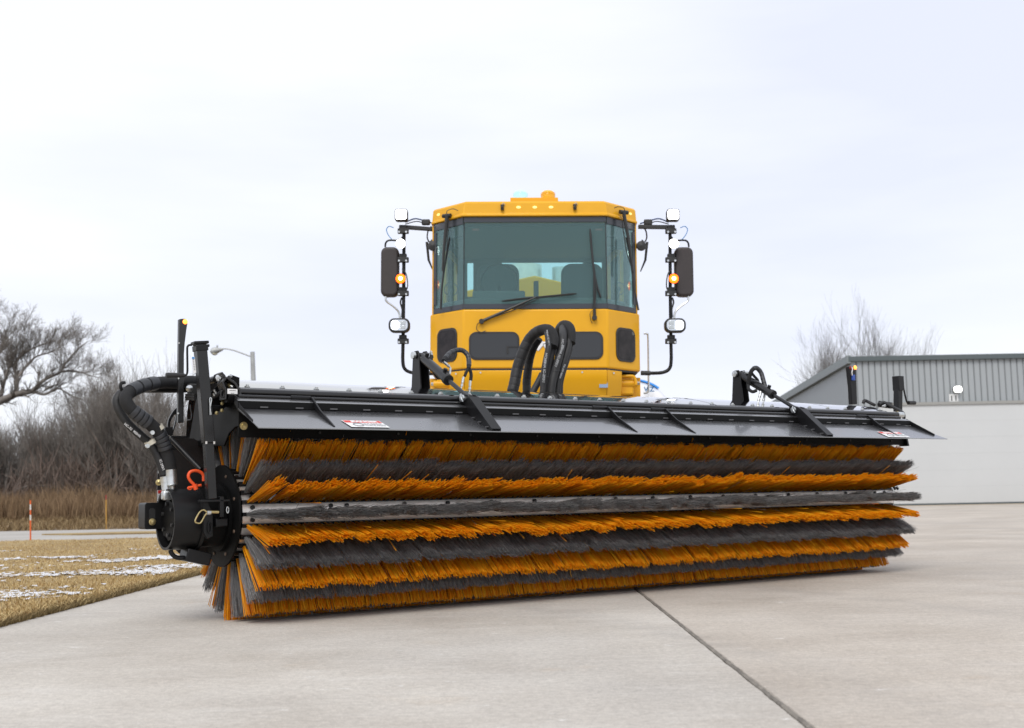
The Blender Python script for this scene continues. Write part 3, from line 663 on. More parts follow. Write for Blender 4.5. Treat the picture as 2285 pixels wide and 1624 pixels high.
# lower body
MB().prism(outline(0.815, 1.215, 0.40, 2.3), 'z', 2.06, 2.735).build('cab_lower_body', YEL, truck, bevel=0.02, seg=3)
b = MB()
for poly, y0 in (([(-1.16, 2.045), (1.16, 2.045), (1.16, 1.93), (-1.16, 1.93)], 0),):
    pass
bp_ = MB(); prof = [(0.0, 2.041), (0.0, 1.925), (0.22, 1.62), (0.6, 1.62), (0.6, 2.045)]
bp_.prism(prof, 'x', -0.80, 0.80); bp_.build('bumper_panel', YEL, truck, bevel=0.008)
for s_ in (-1, 1):
    q = MB(); x0, x1 = 0.803, 0.98
    k0 = 0.0; k1 = (x1 - x0)
    vs = []
    for x, dy in ((x0, k0), (x1, k1)):
        for y, z in prof: vs.append((s_ * x, (y + dy) if y < 0.5 else 0.9, z))
    n = len(prof); fs = [tuple(range(n)), tuple(range(n, 2 * n))[::-1]] + [(i, n + i, n + (i + 1) % n, (i + 1) % n) for i in range(n)]
    if s_ > 0: fs = [f[::-1] for f in fs]
    q.add(vs, fs).build('bumper_corner', YEL, truck, bevel=0.006)
    q = MB(); q.box((s_ * 1.05, 0.42, 1.90), (0.16, 0.16, 0.22)); q.build('latch_block', YEL, truck, bevel=0.02)
    q = MB(); q.cyl((s_ * 0.98, 0.36, 1.92), (s_ * 1.17, 0.36, 1.92), 0.045, 16); q.build('latch_pin', YEL, truck)
    MB().cyl((s_ * 1.165, 0.36, 1.92), (s_ * 1.20, 0.36, 1.92), 0.022, 6).build('bolt', ZINC, truck)
    if s_ > 0: MB().tube(catmull([(0.98, 0.30, 2.0), (1.10, 0.30, 2.0), (1.14, 0.30, 1.98), (1.15, 0.30, 1.9)], 4), 0.016, 8).build('latch_handle', YEL, truck)
    q = MB(); q.prism([(s_ * 1.10, 1.55), (s_ * 1.225, 1.55), (s_ * 1.225, 2.0), (s_ * 1.15, 2.0)], 'y', 0.5, 1.1); q.build('fender_post', YEL, truck, bevel=0.006)
    MB().box((s_ * 0.9, 0.95, 1.78), (0.6, 0.4, 0.48)).build('inner_frame', DRK, truck)
MB().box((0, 1.5, 2.04), (2.3, 1.6, 0.04)).build('cab_underside', DRK, truck)
for x, z in ((0.52, 2.015), (0.88, 2.01), (-0.62, 2.015), (-0.9, 2.01)):
    MB().cyl((x, -0.006 if abs(x) < .8 else .06, z), (x, 0.07, z), 0.010, 8).build('bolt', ZINC, truck)
MB().prism([(-.80, .012), (.80, .012), (1.18, .40), (1.18, .8), (-1.18, .8), (-1.18, .40)], 'z', 2.040, 2.066).build('seam_shade_strip', DRK, truck)  # dark strip added behind the seam to stand in for its shade
d0 = tp(1347, 857, -0.01)
MB().box((d0.x, 0.035, d0.z), (0.095, 0.006, 0.07), Matrix.Rotation(0.32, 3, 'X')).build('info_decal', mat('pale_blue_decal', (0.35, 0.48, 0.68), 0.4), truck)
# cab upper: pillars, side walls, back wall
ZB, ZT = 2.735, 3.80
for s_ in (-1, 1):
    MB().prism([(s_ * 1.165, 0.385), (s_ * 1.195, 0.405), (s_ * 1.195, 0.52), (s_ * 1.165, 0.52)], 'z', ZB, ZT).build('front_pillar', YEL, truck, bevel=0.006)
    MB().prism([(s_ * 1.160, 0.37), (s_ * 1.178, 0.384), (s_ * 1.150, 0.45), (s_ * 1.135, 0.44)], 'z', ZB, ZT).build('pillar_seal', GASK, truck)
    pa, pb2 = Vector((s_ * 1.18, 0.525, 0)), Vector((s_ * 1.00, 2.27, 0))
    def sw(t0, t1, z0, z1, nm, m_, th=0.03): MB().beam(pa.lerp(pb2, t0) + V(0, 0, (z0 + z1) / 2), pa.lerp(pb2, t1) + V(0, 0, (z0 + z1) / 2), th, z1 - z0).build(nm, m_, truck)
    sw(0, 1, ZB, ZB + .10, 'side_sill', YEL); sw(0, 1, ZT - .13, ZT, 'side_rail', YEL)
    sw(.46, .53, ZB + .102, ZT - .132, 'side_pillar', YEL); sw(.95, 1, ZB + .102, ZT - .132, 'side_pillar', YEL)
    sw(.005, .455, ZB + .102, ZT - .132, 'door_window', GLS2, .006); sw(.535, .945, ZB + .102, ZT - .132, 'side_window', GLS2, .006)
w = MB(); yb = 2.28
zs0, zs1 = 3.26, 3.72
w.box((0, yb, (ZB + zs0) / 2), (1.98, 0.04, zs0 - ZB)); w.box((0, yb, (ZT + zs1) / 2), (1.98, 0.04, ZT - zs1))
for x0, x1 in ((-0.99, -0.86), (-0.78, -0.40), (0.68, 0.80), (0.93, 0.99)):
    w.box(((x0 + x1) / 2, yb, (zs0 + zs1) / 2), (x1 - x0, 0.04, zs1 - zs0))
w.build('rear_wall', INT, truck)
MB().box((0, yb + .03, (zs0 + zs1) / 2), (1.95, 0.006, zs1 - zs0 + .04)).build('rear_window', GLS2, truck)
MB().box((0, 1.35, ZB + 0.01), (2.3, 1.85, 0.03)).build('cab_floor', INT, truck)
MB().box((0, 1.3, ZT - 0.02), (2.3, 1.9, 0.03)).build('headliner', INT, truck)
MB().prism([(-0.75, 0.18), (0.75, 0.18), (1.08, 0.5), (1.08, 0.66), (-1.08, 0.66), (-1.08, 0.5)], 'z', ZB + 0.03, ZB + 0.16).build('dashboard', INT, truck, bevel=0.03)
for x in (-0.44, 0.62):
    s0 = bpy.data.objects.new('seat', None); COL.objects.link(s0); s0.parent = truck; s0.location = (x, 1.25, 0)
    MB().box((0, 0, ZB + 0.2), (0.5, 0.5, 0.16)).build('cushion', SEATM, s0, bevel=0.05, seg=4)
    MB().prism(rr(0.53, 0.68, 0.13, 0, ZB + 0.47), 'y', 0.2, 0.34).build('backrest', SEATM, s0, bevel=0.03, seg=3)
MB().tube([(-0.42 + 0.22 * math.cos(a), 0.85 - 0.07 * math.sin(a), 3.20 + 0.20 * math.sin(a)) for a in [2 * math.pi * k / 28 for k in range(28)]], 0.013, 8, closed=True).build('steering_wheel', DRK, truck)
MB().cyl((-0.42, 0.9, 3.15), (-0.42, 0.62, 2.85), 0.03, 10).build('steering_column', DRK, truck)
MB().box((-0.42, 0.62, 2.98), (0.62, 0.16, 0.12)).build('instrument_hood', INT, truck, bevel=0.02)
MB().box((0.03, 1.1, 3.05), (0.06, 0.1, 0.4)).build('console', DRK, truck, bevel=0.01)
for s_ in (-1, 1):   # equipment hung in the upper cab corners and little fans
    e = MB(); e.box((s_ * 0.99, 0.34, 3.60), (0.11, 0.10, 0.20)); e.box((s_ * 0.97, 0.33, 3.50), (0.20, 0.08, 0.035)); e.box((s_ * 0.99, 0.32, 3.74), (0.06, 0.05, 0.13))
    e.build('corner_monitor', DRK, truck, bevel=0.01)
    MB().tube(catmull([(s_ * 0.86, 0.6, 3.7), (s_ * 0.98, 0.5, 3.66), (s_ * 1.08, 0.5, 3.71)], 4), 0.014, 8).build('monitor_arm', DRK, truck)
    f_ = MB()
    for k in range(8):
        a = math.pi * k / 8; f_.tube([(s_ * 0.98 + 0.075 * math.cos(a + b_) * 1, 0.50, 3.05 + 0.075 * math.sin(a + b_)) for b_ in (0, math.pi)], 0.002, 4)
    f_.tube([(s_ * 0.98 + 0.078 * math.cos(a), 0.50, 3.05 + 0.078 * math.sin(a)) for a in [2 * math.pi * k / 20 for k in range(20)]], 0.005, 6, closed=True)
    f_.cyl((s_ * 0.98, 0.53, 3.03), (s_ * 0.97, 0.56, 2.88), 0.018, 8); f_.lathe([(0, 0), (0, .03), (.05, .035), (.06, 0)], (s_ * .98, .51, 3.05), (0, 1, 0), 14)
    f_.build('cab_fan', DRK, truck)
# windscreen
MB().box((0, 0.02, (ZB + ZT) / 2 - 0.005), (1.615, 0.008, ZT - ZB - 0.03)).build('windscreen', GLS, truck)
MB().box((0, 0.012, ZT - 0.035), (1.612, 0.006, 0.055)).build('windscreen_border', FRIT, truck)
MB().box((0, 0.012, ZB + 0.032), (1.635, 0.006, 0.056)).build('windscreen_border', FRIT, truck)
for s_ in (-1, 1):
    p0, p1 = Vector((s_ * 0.812, 0.022, 0)), Vector((s_ * 1.170, 0.385, 0)); d_ = (p1 - p0)
    MB().beam(p0 + V(0, 0, (ZB + ZT) / 2), p1 + V(0, 0, (ZB + ZT) / 2), 0.008, ZT - ZB - 0.03).build('corner_glass', GLS, truck)
    nn = Vector((d_.y, -d_.x, 0)).normalized() * (0.008 if s_ > 0 else -0.008)
    b = MB(); b.beam(p0 + nn + V(0, 0, ZT - 0.045), p1 + nn + V(0, 0, ZT - 0.045), 0.006, 0.075); b.beam(p0 + nn + V(0, 0, ZB + 0.032), p1 + nn + V(0, 0, ZB + 0.032), 0.006, 0.06)
    pe = p1.lerp(p0, .09); b.beam(pe + nn + V(0, 0, (ZB + ZT) / 2), p1 + nn + V(0, 0, (ZB + ZT) / 2), 0.006, ZT - ZB - .21)
    b.build('corner_glass_border', FRIT, truck)
    MB().cyl((s_ * 0.811, 0.014, ZB + .01), (s_ * 0.805, 0.014, ZT - .01), 0.005, 6).build('glass_seal', GASK, truck)
    # red heater mark on the glass
for px in (1061, 1336):
    q = tp(px, 511, 0.0); MB().box((q.x, 0.028, q.z), (0.078, 0.002, 0.024)).build('glass_label', mat('faded_red_label', (0.30, 0.09, 0.08), 0.6), truck)
# roof
ro = MB()
def roof_ring(w0, w1, yc, f, z): return [(-w0, f, z), (w0, f, z), (w1 , yc, z), (w1, 2.38, z), (-w1, 2.38, z), (-w1, yc, z)]
rings = [roof_ring(0.815, 1.195, 0.39, -0.005, 3.802), roof_ring(0.825, 1.205, 0.38, -0.02, 3.802), roof_ring(0.825, 1.205, 0.38, -0.02, 3.826), roof_ring(0.817, 1.195, 0.385, -0.008, 3.834),
         roof_ring(0.80, 1.185, 0.385, 0.0, 3.955), roof_ring(0.785, 1.165, 0.39, 0.015, 3.98)]
vs = [p for rg in rings for p in rg]; fs = [tuple(range(6))[::-1], tuple(30 + k for k in range(6))]
for i in range(5):
    for k in range(6): fs.append((i * 6 + k, i * 6 + (k + 1) % 6, i * 6 + 6 + (k + 1) % 6, i * 6 + 6 + k))
ro.add(vs, fs).build('roof', YEL, truck, 25, bevel=0.006)
MB().box((0.0, 0.55, 4.045), (0.56, 0.4, 0.13)).build('beacon_plinth', YEL, truck, bevel=0.005)
for x, m_, nm in ((-0.16, BCNB, 'blue_beacon'), (0.165, BCNA, 'amber_beacon')):
    bc = MB().lathe([(0, 0.080), (0.01, 0.085), (0.05, 0.082), (0.085, 0.072), (0.10, 0.055), (0.104, 0)], (x, 0.45, 4.111), (0, 0, 1), 28).build(nm, m_, truck)
    rb = MB()
    for k in range(5): rb.lathe([(0.012 + k * .014, 0.084), (0.016 + k * .014, 0.087), (0.020 + k * .014, 0.084)], (x, 0.45, 4.111), (0, 0, 1), 28)
    rb.build('lens_rib', m_, bc)
for x, y, z in ((-0.185, -0.003, 3.905), (0, -0.003, 3.905), (0.185, -0.003, 3.905), (-1.115, 0.315, 3.90), (1.115, 0.315, 3.90)):
    l0 = MB().lathe([(0, 0.026), (0.006, 0.024), (0.012, 0.014), (0.014, 0)], (x, y, z), (0 if abs(x) < 1 else math.copysign(.7, x), -1, 0), 16); 
    l0.v = [(a, b_, z + (c - z) * 0.6) for a, b_, c in l0.v]; l0.build('marker_lamp', LYEL, truck)
for x in (-0.37, 0.455):
    n_ = MB(); n_.cyl((x, -0.012, 3.93), (x, -0.03, 3.895), 0.014, 8); n_.box((x, -0.015, 3.925), (0.04, 0.02, 0.02)); n_.lathe([(0, .0), (0, .02), (.03, .02), (.035, 0)], (x, -.03, 3.90), (0, .2, -1), 10); n_.build('washer_nozzle', DRK, truck)
    MB().tube([(x - .01, -.012, 3.93), (x + .015, -.02, 3.955), (x + .03, -.012, 3.93)], .004, 6).build('nozzle_tube', ZINC, truck)
# lower windows
for nm, px0, px1, py0, py1 in (('lower_window', 1046, 1158.6, 740.5, 802.7), ('lower_window', 1236, 1345.8, 740.0, 802.0)):
    a, c = tp(px0, py0, 0), tp(px1, py1, 0); cx_, cz_ = (a.x + c.x) / 2, (a.z + c.z) / 2; w_, h_ = c.x - a.x, a.z - c.z
    fr = MB().prism(rr(w_, h_, 0.085, cx_, cz_, 7), 'y', -0.012, 0.004).build('lower_window', GASK, truck, bevel=0.004)
    MB().prism(rr(w_ - 0.045, h_ - 0.045, 0.065, cx_, cz_, 7), 'y', -0.015, -0.0125).build('pane', DGL, fr)
lw = tp(1132, 785, 0); q = MB(); q.box((lw.x, -0.02, lw.z + .02), (0.022, 0.008, 0.085)); q.box((lw.x + .06, -0.02, lw.z + .055), (0.10, 0.008, 0.014)); q.build('window_latch', DRK, truck)
for s_, px0, px1, py0, py1 in ((-1, 975, 1021, 732.5, 809), (1, 1371.4, 1419, 731, 807.7)):
    a, c = tp(px0, py0, 0.2), tp(px1, py1, 0.2); cx_, cz_ = (a.x + c.x) / 2, (a.z + c.z) / 2; w_, h_ = (c.x - a.x) * 1.414, a.z - c.z
    # on the 45 degree corner panel
    xm = s_ * 0.815 + s_ * (abs(cx_) - 0.815); ym = (abs(cx_) - 0.815)
    fr = MB().prism(rr(w_, h_ * .98, 0.085, 0, 0, 6), 'y', -0.012, 0.004).build('corner_window', GASK, truck, bevel=0.004)
    fr.location = (xm, ym, cz_); fr.rotation_euler = (0, 0, s_ * rad(45))
    MB().prism(rr(w_ - 0.045, h_ * .98 - 0.045, 0.065, 0, 0, 6), 'y', -0.015, -0.0125).build('pane', mat('corner_window_glass', (0.012, 0.010, 0.010), 0.06, var=0.5, scale=6, col2=(0.04, 0.034, 0.034), spec=0.22), fr)
# maker letter fragment between the hoses
lt = tp(1208, 771, 0)
for w_, m_, dy in ((0.034, GRYP, -0.003), (0.024, WHT, -0.006)):
    q = MB(); a = tp(1198, 781, 0); c = tp(1213, 763, 0); d = tp(1219, 776, 0); 
    q.beam((a.x, dy, a.z), (c.x, dy, c.z), w_ * 1.3, 0.004, (0, 1, 0)); q.beam((c.x, dy - .0005, c.z), (d.x, dy - .0005, d.z), w_ * 1.3, 0.004, (0, 1, 0)); q.build('maker_letter', m_, truck)
# wipers
def wiper(piv, arm_end, blade, y0=-0.03, r_=0.016):
    a, b_ = Vector(piv), Vector(arm_end)
    o_ = MB().tube([a, a.lerp(b_, .25), b_], [r_ * 1.2, r_, r_ * .6], 8).build('wiper_arm', DRK, truck)
    MB().cyl(a + V(0, 0.04, 0), a + V(0, -0.025, 0), 0.028, 14).build('wiper_pivot', DRK, truck)
    MB().tube(catmull([Vector(p) for p in blade], 4), [0.007] + [0.012] * (4 * (len(blade) - 1) - 1) + [0.007], 6).build('wiper_blade', DRK, truck)
P_ = lambda x, y, d: tp(x, y, d)
wiper(P_(1074, 717, -0.03), P_(1195, 663, -0.04), [P_(1119, 672, -.02), P_(1160, 667, -.025), P_(1203, 663, -.025), P_(1245, 659, -.025), P_(1286, 655, -.02)])
MB().tube([P_(1078, 716, -.045), P_(1150, 690, -.045), P_(1205, 664, -.035)], .006, 6).build('wiper_link', DRK, truck)
wiper(P_(1326, 709, -0.03), P_(1325, 605, -0.04), [P_(1316, 511, -.02), P_(1320, 560, -.025), P_(1325, 605, -.03), P_(1332, 640, -.025), P_(1340, 664, -.02)])
MB().tube([P_(1327, 690, -.045), P_(1330, 640, -.045), P_(1326, 612, -.035)], .006, 6).build('wiper_link', DRK, truck)
MB().tube(catmull([P_(1076, 719, -.02), P_(1066, 722, -.03), P_(1063, 734, -.03), P_(1072, 741, -.03), P_(1084, 738, -.03)], 5), .0045, 6).build('washer_hose', DRK, truck)
MB().tube(catmull([P_(1322, 692, -.02), P_(1316, 700, -.03), P_(1318, 715, -.03), P_(1322, 722, -.03)], 5), .0035, 6).build('washer_hose', DRK, truck)
# corner wipers hang from the roof corners
for s_, pts_ in ((-1, [(997, 482), (990, 560), (987, 605)]), (1, [(1391, 474), (1403, 540), (1413, 610)])):
    a, b_, c = [P_(x, y, 0.12) for x, y in pts_]
    MB().tube([a, b_, c], [0.022, 0.017, 0.010], 8).build('wiper_arm', DRK, truck)
    MB().cyl(a + V(-.05 * s_ * -1, 0.05, 0.01), a + V(.045 * s_ * -1, -0.01, 0.005), 0.024, 10).build('wiper_pivot', DRK, truck)
    bl = [(1003, 530), (996, 570), (990, 605), (985, 650), (983, 690)] if s_ < 0 else [(1397, 530), (1405, 570), (1411, 612), (1417, 655), (1424, 692)]
    MB().tube(catmull([P_(x, y, 0.16) for x, y in bl], 4), .012, 6).build('wiper_blade', DRK, truck)
    MB().tube([P_(pts_[0][0] - 4 * s_, 490, .11), P_(pts_[1][0] - 6 * s_, 560, .11), P_(pts_[2][0] - 2 * s_, 605, .11)], .006, 6).build('wiper_link', DRK, truck)
    lp = [(996, 478), (998, 470), (1010, 466), (1022, 470)] if s_ < 0 else [(1394, 472), (1391, 464), (1380, 461), (1370, 464)]
    MB().tube(catmull([P_(x, y, 0.03) for x, y in lp], 5), .0045, 6).build('washer_hose', DRK, truck)
# mirror and lamp poles
for s_ in (-1, 1):
    if s_ < 0: X = lambda x: x
    else: X = lambda x: 1497 + (898.5 - x)
    D = 0.5
    Q = lambda x, y, d=D: tp(X(x) , y - (0 if s_ < 0 else 0), d)
    top = Q(901, 508); bot = Q(898.5, 800)
    MB().beam(Q(905, 507), Q(972, 512 if s_ < 0 else 506), 0.05, 0.045).build('mirror_arm', DRK, truck, bevel=0.006)
    MB().tube(catmull([top, Q(900.5, 640), Q(899, 760), Q(898.5, 805), Q(903, 823), Q(918, 831), Q(945, 832.5), Q(966, 832)], 5), 0.0205, 10).build('mirror_pole', BLK, truck)
    MB().cyl(Q(945, 832.5), Q(966, 832), 0.028, 10).build('pole_mount', DRK, truck)
    a, c = Q(849.8, 551), Q(889, 661); 
    mh = MB().prism(rr(c.x - a.x if s_ < 0 else a.x - c.x, a.z - c.z, 0.07, (a.x + c.x) / 2, (a.z + c.z) / 2, 6), 'y', D - 0.02, D + 0.12).build('mirror_housing', MIRB, truck, bevel=0.03, seg=4)
    MB().prism(rr(abs(c.x - a.x) * .86, (a.z - c.z) * .92, 0.05, (a.x + c.x) / 2, (a.z + c.z) / 2, 6), 'y', D + 0.121, D + 0.125).build('mirror_glass', REFL, mh)
    MB().tube(catmull([Q(859, 551), Q(861, 541), Q(869, 536), Q(890, 537)], 5), 0.011, 8).build('mirror_tube', BLK, truck)
    MB().tube(catmull([Q(860, 661), Q(862, 672), Q(878, 684), Q(889, 696), Q(892, 712)], 5), 0.012, 8).build('mirror_tube', ZINC, truck)
    for cy in (517, 581, 655.5, 762):
        cb = MB(); z_ = Q(899, cy); cb.box(z_ + V(-0.005 * s_, -0.03, 0), (0.13, 0.05, 0.062)); cb.box(z_ + V(0, -0.02, 0.05), (0.09, 0.04, 0.05)); cl = cb.build('clamp', DRK, truck, bevel=0.008)
        for k in (-1, 1): MB().cyl(z_ + V(k * .042, -0.055, -.015), z_ + V(k * .042, -0.068, -.015), 0.013, 6).build('bolt', ZINC, cl)
    # lamps
    z_ = Q(896.8, 484)
    wl_ = MB().prism(rr(0.15, 0.14, 0.03, z_.x, z_.z), 'y', D - 0.12, D - 0.02).build('work_light', DRK, truck, bevel=0.008)
    MB().prism(rr(0.125, 0.115, 0.025, z_.x, z_.z), 'y', D - 0.128, D - 0.121).build('lens', LWHT, wl_)
    for cy, m_, nm in ((548.5, LWHT, 'round_light'), (625.8, LAMB, 'amber_light')):
        z_ = Q(895.8, cy); hs = MB().lathe([(0, 0), (0, .03), (.05, .055), (.08, .062), (.085, .058)], z_ + V(0, -0.04, 0), (0, -1, 0), 20).build(nm, DRK, truck)
        MB().lathe([(.082, .056), (.092, .050), (.097, .02), (.098, 0)], z_ + V(0, -0.04, 0), (0, -1, 0), 20).build('lens', m_, hs)
        if m_ is LAMB: MB().lathe([(.0975, .022), (.101, .018), (.102, 0)], z_ + V(0, -0.04, 0), (0, -1, 0), 16).build('bulb', LAMW, hs)
    z_ = Q(892.6, 729)
    hs = MB().prism(rr(0.245, 0.165, 0.065, z_.x, z_.z, 6), 'y', D - 0.14, D - 0.04).build('headlight', DRK, truck, bevel=0.012)
    MB().prism(rr(0.20, 0.125, 0.05, z_.x, z_.z, 6), 'y', D - 0.146, D - 0.141).build('reflector', REFL, hs)
    MB().prism(rr(0.085, 0.10, 0.03, z_.x + s_ * -0.0 + (-0.045 if s_ < 0 else 0.045), z_.z, 6), 'y', D - 0.154, D - 0.147).build('lens', LWHT, hs)
    for k in (-1, 1): MB().box((z_.x + (0.045 if s_ < 0 else -0.045), D - 0.150, z_.z + k * .026), (0.06, 0.006, 0.042)).build('reflector_cell', mat('lamp_cell', (.55, .58, .58), .15, metal=.6), hs, bevel=.004)
    # cables
    MB().tube(catmull([Q(878, 508), Q(868, 505), Q(862, 512), Q(866, 524), Q(874, 534)], 5), 0.005, 6).build('cable', BLUP, truck)
    MB().tube(catmull([Q(904, 496), Q(925, 488), Q(945, 492), Q(968, 499)], 5), 0.008, 6).build('cable', mat('blue_cable', (.03, .06, .16), .5), truck)
    MB().tube(catmull([Q(904, 500), Q(930, 494), Q(950, 500)], 5), 0.006, 6).build('cable', DRK, truck)
    MB().tube(catmull([Q(901, 525), Q(895, 533), Q(897, 545)], 4), 0.009, 6).build('cable', DRK, truck)
    MB().tube(catmull([Q(897, 600, .47), Q(906, 612, .44), Q(909, 640, .44), Q(900, 655, .46)], 5), 0.007, 6).build('cable', DRK, truck)
    MB().tube(catmull([Q(896, 664), Q(893, 675), Q(897, 690), Q(896, 708)], 5), 0.010, 6).build('cable', DRK, truck)
    MB().box(Q(950, 496), (0.10, 0.05, 0.07)).build('cable_connector', DRK, truck, bevel=.015)
    MB().tube(catmull([Q(962, 505), Q(955, 515), Q(953, 530), Q(958, 540), Q(964, 535)], 5), 0.009, 6).build('cable', DRK, truck)
    sm = MB().lathe([(0, 0), (0, .05), (.03, .06), (.06, .055), (.07, 0)], Q(966, 550, .42), (0, -1, 0), 16).build('side_camera', DRK, truck)
    MB().tube([Q(952, 540), Q(956, 580), Q(967, 606)], [.016, .014, .006], 8).build('side_wiper', DRK, truck)
# grab rail at the right side
MB().tube(catmull([tp(1436, 744, 1.4), tp(1443, 745, 1.4), tp(1445.5, 752, 1.4), tp(1446.5, 820, 1.4), tp(1446.5, 868, 1.4), tp(1443, 876, 1.4), tp(1436, 877, 1.4)], 5), 0.012, 8).build('grab_rail', ZINC, truck)
# chassis behind: engine hood, frame, wheels
eh = MB(); eh.prism([(-0.95, 2.4), (0.95, 2.4), (0.95, 3.50), (0.05, 3.72), (-0.95, 3.50)], 'y', 3.2, 6.5); eh.build('engine_hood', YEL, truck, bevel=0.02)
MB().cyl((-0.08, 4.2, 3.6), (-0.08, 4.2, 4.05), 0.26, 20).build('air_cleaner', ALU, truck); MB().cyl((0.46, 4.2, 3.5), (0.46, 4.2, 4.02), 0.13, 16).build('exhaust_stack', ZINC, truck)
MB().box((0, 4.4, 1.15), (1.0, 7.6, 0.32)).build('chassis_frame', DRK, truck)
MB().box((0, 4.9, 1.85), (2.2, 4.6, 1.1)).build('rear_body', YEL, truck, bevel=0.03)
for y in (1.5, 5.6):
    for s_ in (-1, 1):
        wh = MB().lathe([(-.16, .34), (-.18, .46), (-.16, .57), (-.1, .6), (.1, .6), (.16, .57), (.18, .46), (.16, .34)], (s_ * 1.0, y, 0.6), (1, 0, 0), 32).build('tyre', TYRE, truck)
        MB().lathe([(-.15, .02), (-.14, .35), (.14, .35), (.15, .02)], (s_ * 1.0, y, 0.6), (1, 0, 0), 24).build('rim', WHT, wh)

# ================================================================== BROOM
_v = _F * FPX + _R * (4950 - CX) - _U * (1027 - CY); ALPHA = math.atan2(_v[1], _v[0])
_g = _F * FPX + _R * (505 - CX) - _U * (1385 - CY); _g = _C + _g * (-CAM_H / _g[2])
broom = thing('rotary_snow_broom', 'long rotary snow broom with orange and grey bristle rows under a black hood', 'snow broom', (_g[0], _g[1], 0), (0, 0, ALPHA))
BF = Frame((_g[0], _g[1], 0), ALPHA); B = BF.P; BXp = BF.Px
LX, AZ = 5.5, 0.585
# core with light plates
MB().cyl((-0.006, 0, AZ), (LX + .03, 0, AZ), 0.247, 52).build('core_drum', ALU, broom, 20)
angO = [42, 16, -13, -41, -67, -92, -117, -143, -169, 165, 138, 112, 91, 68]
angG = [55, 29, 1, -28, -54, -80, -105, -130, -156, 178, 151, 125, 101, 80]
def tuft_row(name, pitch, per, rad_, r0, r1, seed, tipw, tipt, bend, lensd, x_out, taper=0.75):
    r = np.random.RandomState(seed); pts = []; n = int(LX / pitch)
    for k in range(n):
        xc = (k + .5) * pitch; m_ = per
        tl = r.normal(0, 0.05); tt = r.normal(0, 0.008); tx = r.normal(0, 0.009)
        u = r.uniform(-1, 1, m_); w = r.uniform(-1, 1, m_)
        x0 = xc + u * pitch * 0.30; x2 = xc + u * tipw * .5 + tx + r.normal(0, 0.004, m_)
        z0 = w * 0.008; z2 = w * tipt * .5 + tt + r.normal(0, 0.004, m_)
        ro_ = np.abs(r.normal(0, 1, m_)) > 2.6; x2 = x2 + ro_ * r.normal(0, 0.05, m_); z2 = z2 + ro_ * r.normal(0, 0.035, m_)
        rt = r1 - np.abs(r.normal(0, lensd, m_)); R0_ = np.full(m_, r0)
        p0 = np.stack([x0, -R0_, z0], 1); p2 = np.stack([x2, -rt, z2], 1)
        p1 = (p0 * .5 + p2 * .5) + np.stack([r.normal(0, bend, m_), 0 * u, r.normal(0, bend, m_)], 1)
        pts.append(np.stack([p0, p1, p2], 1))
    pts = np.concatenate(pts); S = len(pts); np.random.seed(seed)
    ra = np.stack([np.full(S, rad_), np.full(S, rad_ * .95), np.full(S, rad_ * taper)], 1)
    return strands(name, pts, ra, 3)
def fixmat(me, m_):
    me.materials.append(m_); return me
om = [fixmat(tuft_row('orange_bristle_row', 0.0655, 54, 0.0025, 0.262, 0.590, 20 + i, 0.067, 0.044, 0.0018, 0.011, 0, 0.95), BORG) for i in range(3)]
gm = [fixmat(tuft_row('grey_bristle_row', 0.046, 125, 0.00115, 0.262, 0.572, 40 + i, 0.062, 0.050, 0.008, 0.016, 0), BGRY) for i in range(3)]
rail = MB(); rail.box((LX / 2, -0.252, 0), (LX + .02, 0.020, 0.021))
rail_m = rail.mesh('bristle_rail'); rail_m.materials.append(BLK)
fer = MB()
for k in range(int(LX / 0.0655)): fer.lathe([(0, .011), (.028, .012), (.03, .010)], ((k + .5) * .0655, -0.262, 0), (0, -1, 0), 6)
fer_m = fer.mesh('ferrule_row'); fer_m.materials.append(DRK)
for lst, ms, nm, lab in ((angO, om, 'orange_bristle_row', None), (angG, gm, 'grey_bristle_row', None)):
    for i, a in enumerate(lst):
        o = bpy.data.objects.new(nm, ms[i % 3]); COL.objects.link(o); o.parent = broom; o.location = (0, 0, AZ); o.rotation_euler = (rad(-a), 0, 0); o['kind'] = 'stuff'
        q = bpy.data.objects.new('bristle_rail', rail_m); COL.objects.link(q); q.parent = broom; q.location = (0, 0, AZ); q.rotation_euler = (rad(-a), 0, 0)
        f2 = bpy.data.objects.new('ferrules', fer_m); COL.objects.link(f2); f2.parent = q; f2['kind'] = 'stuff'
pb = MB().cyl((0, 0, 0), (0, -0.010, 0), 0.013, 8).mesh('bolt'); pb.materials.append(DRK)
for a_, xs_ in ((9.5, [0.05, 0.52, 0.62, 1.0, 1.3, 1.62, 1.95, 2.3, 2.62, 2.95, 3.3, 3.62, 3.95, 4.3, 4.62, 4.95, 5.3, 5.42]), (23, [0.05]), (-6, [0.05])):
    for x in xs_:
        o = bpy.data.objects.new('bolt', pb); COL.objects.link(o); o.parent = broom; o.location = (x, -0.247 * math.cos(rad(a_)), AZ + 0.247 * math.sin(rad(a_))); o.rotation_euler = (rad(-a_), 0, 0)
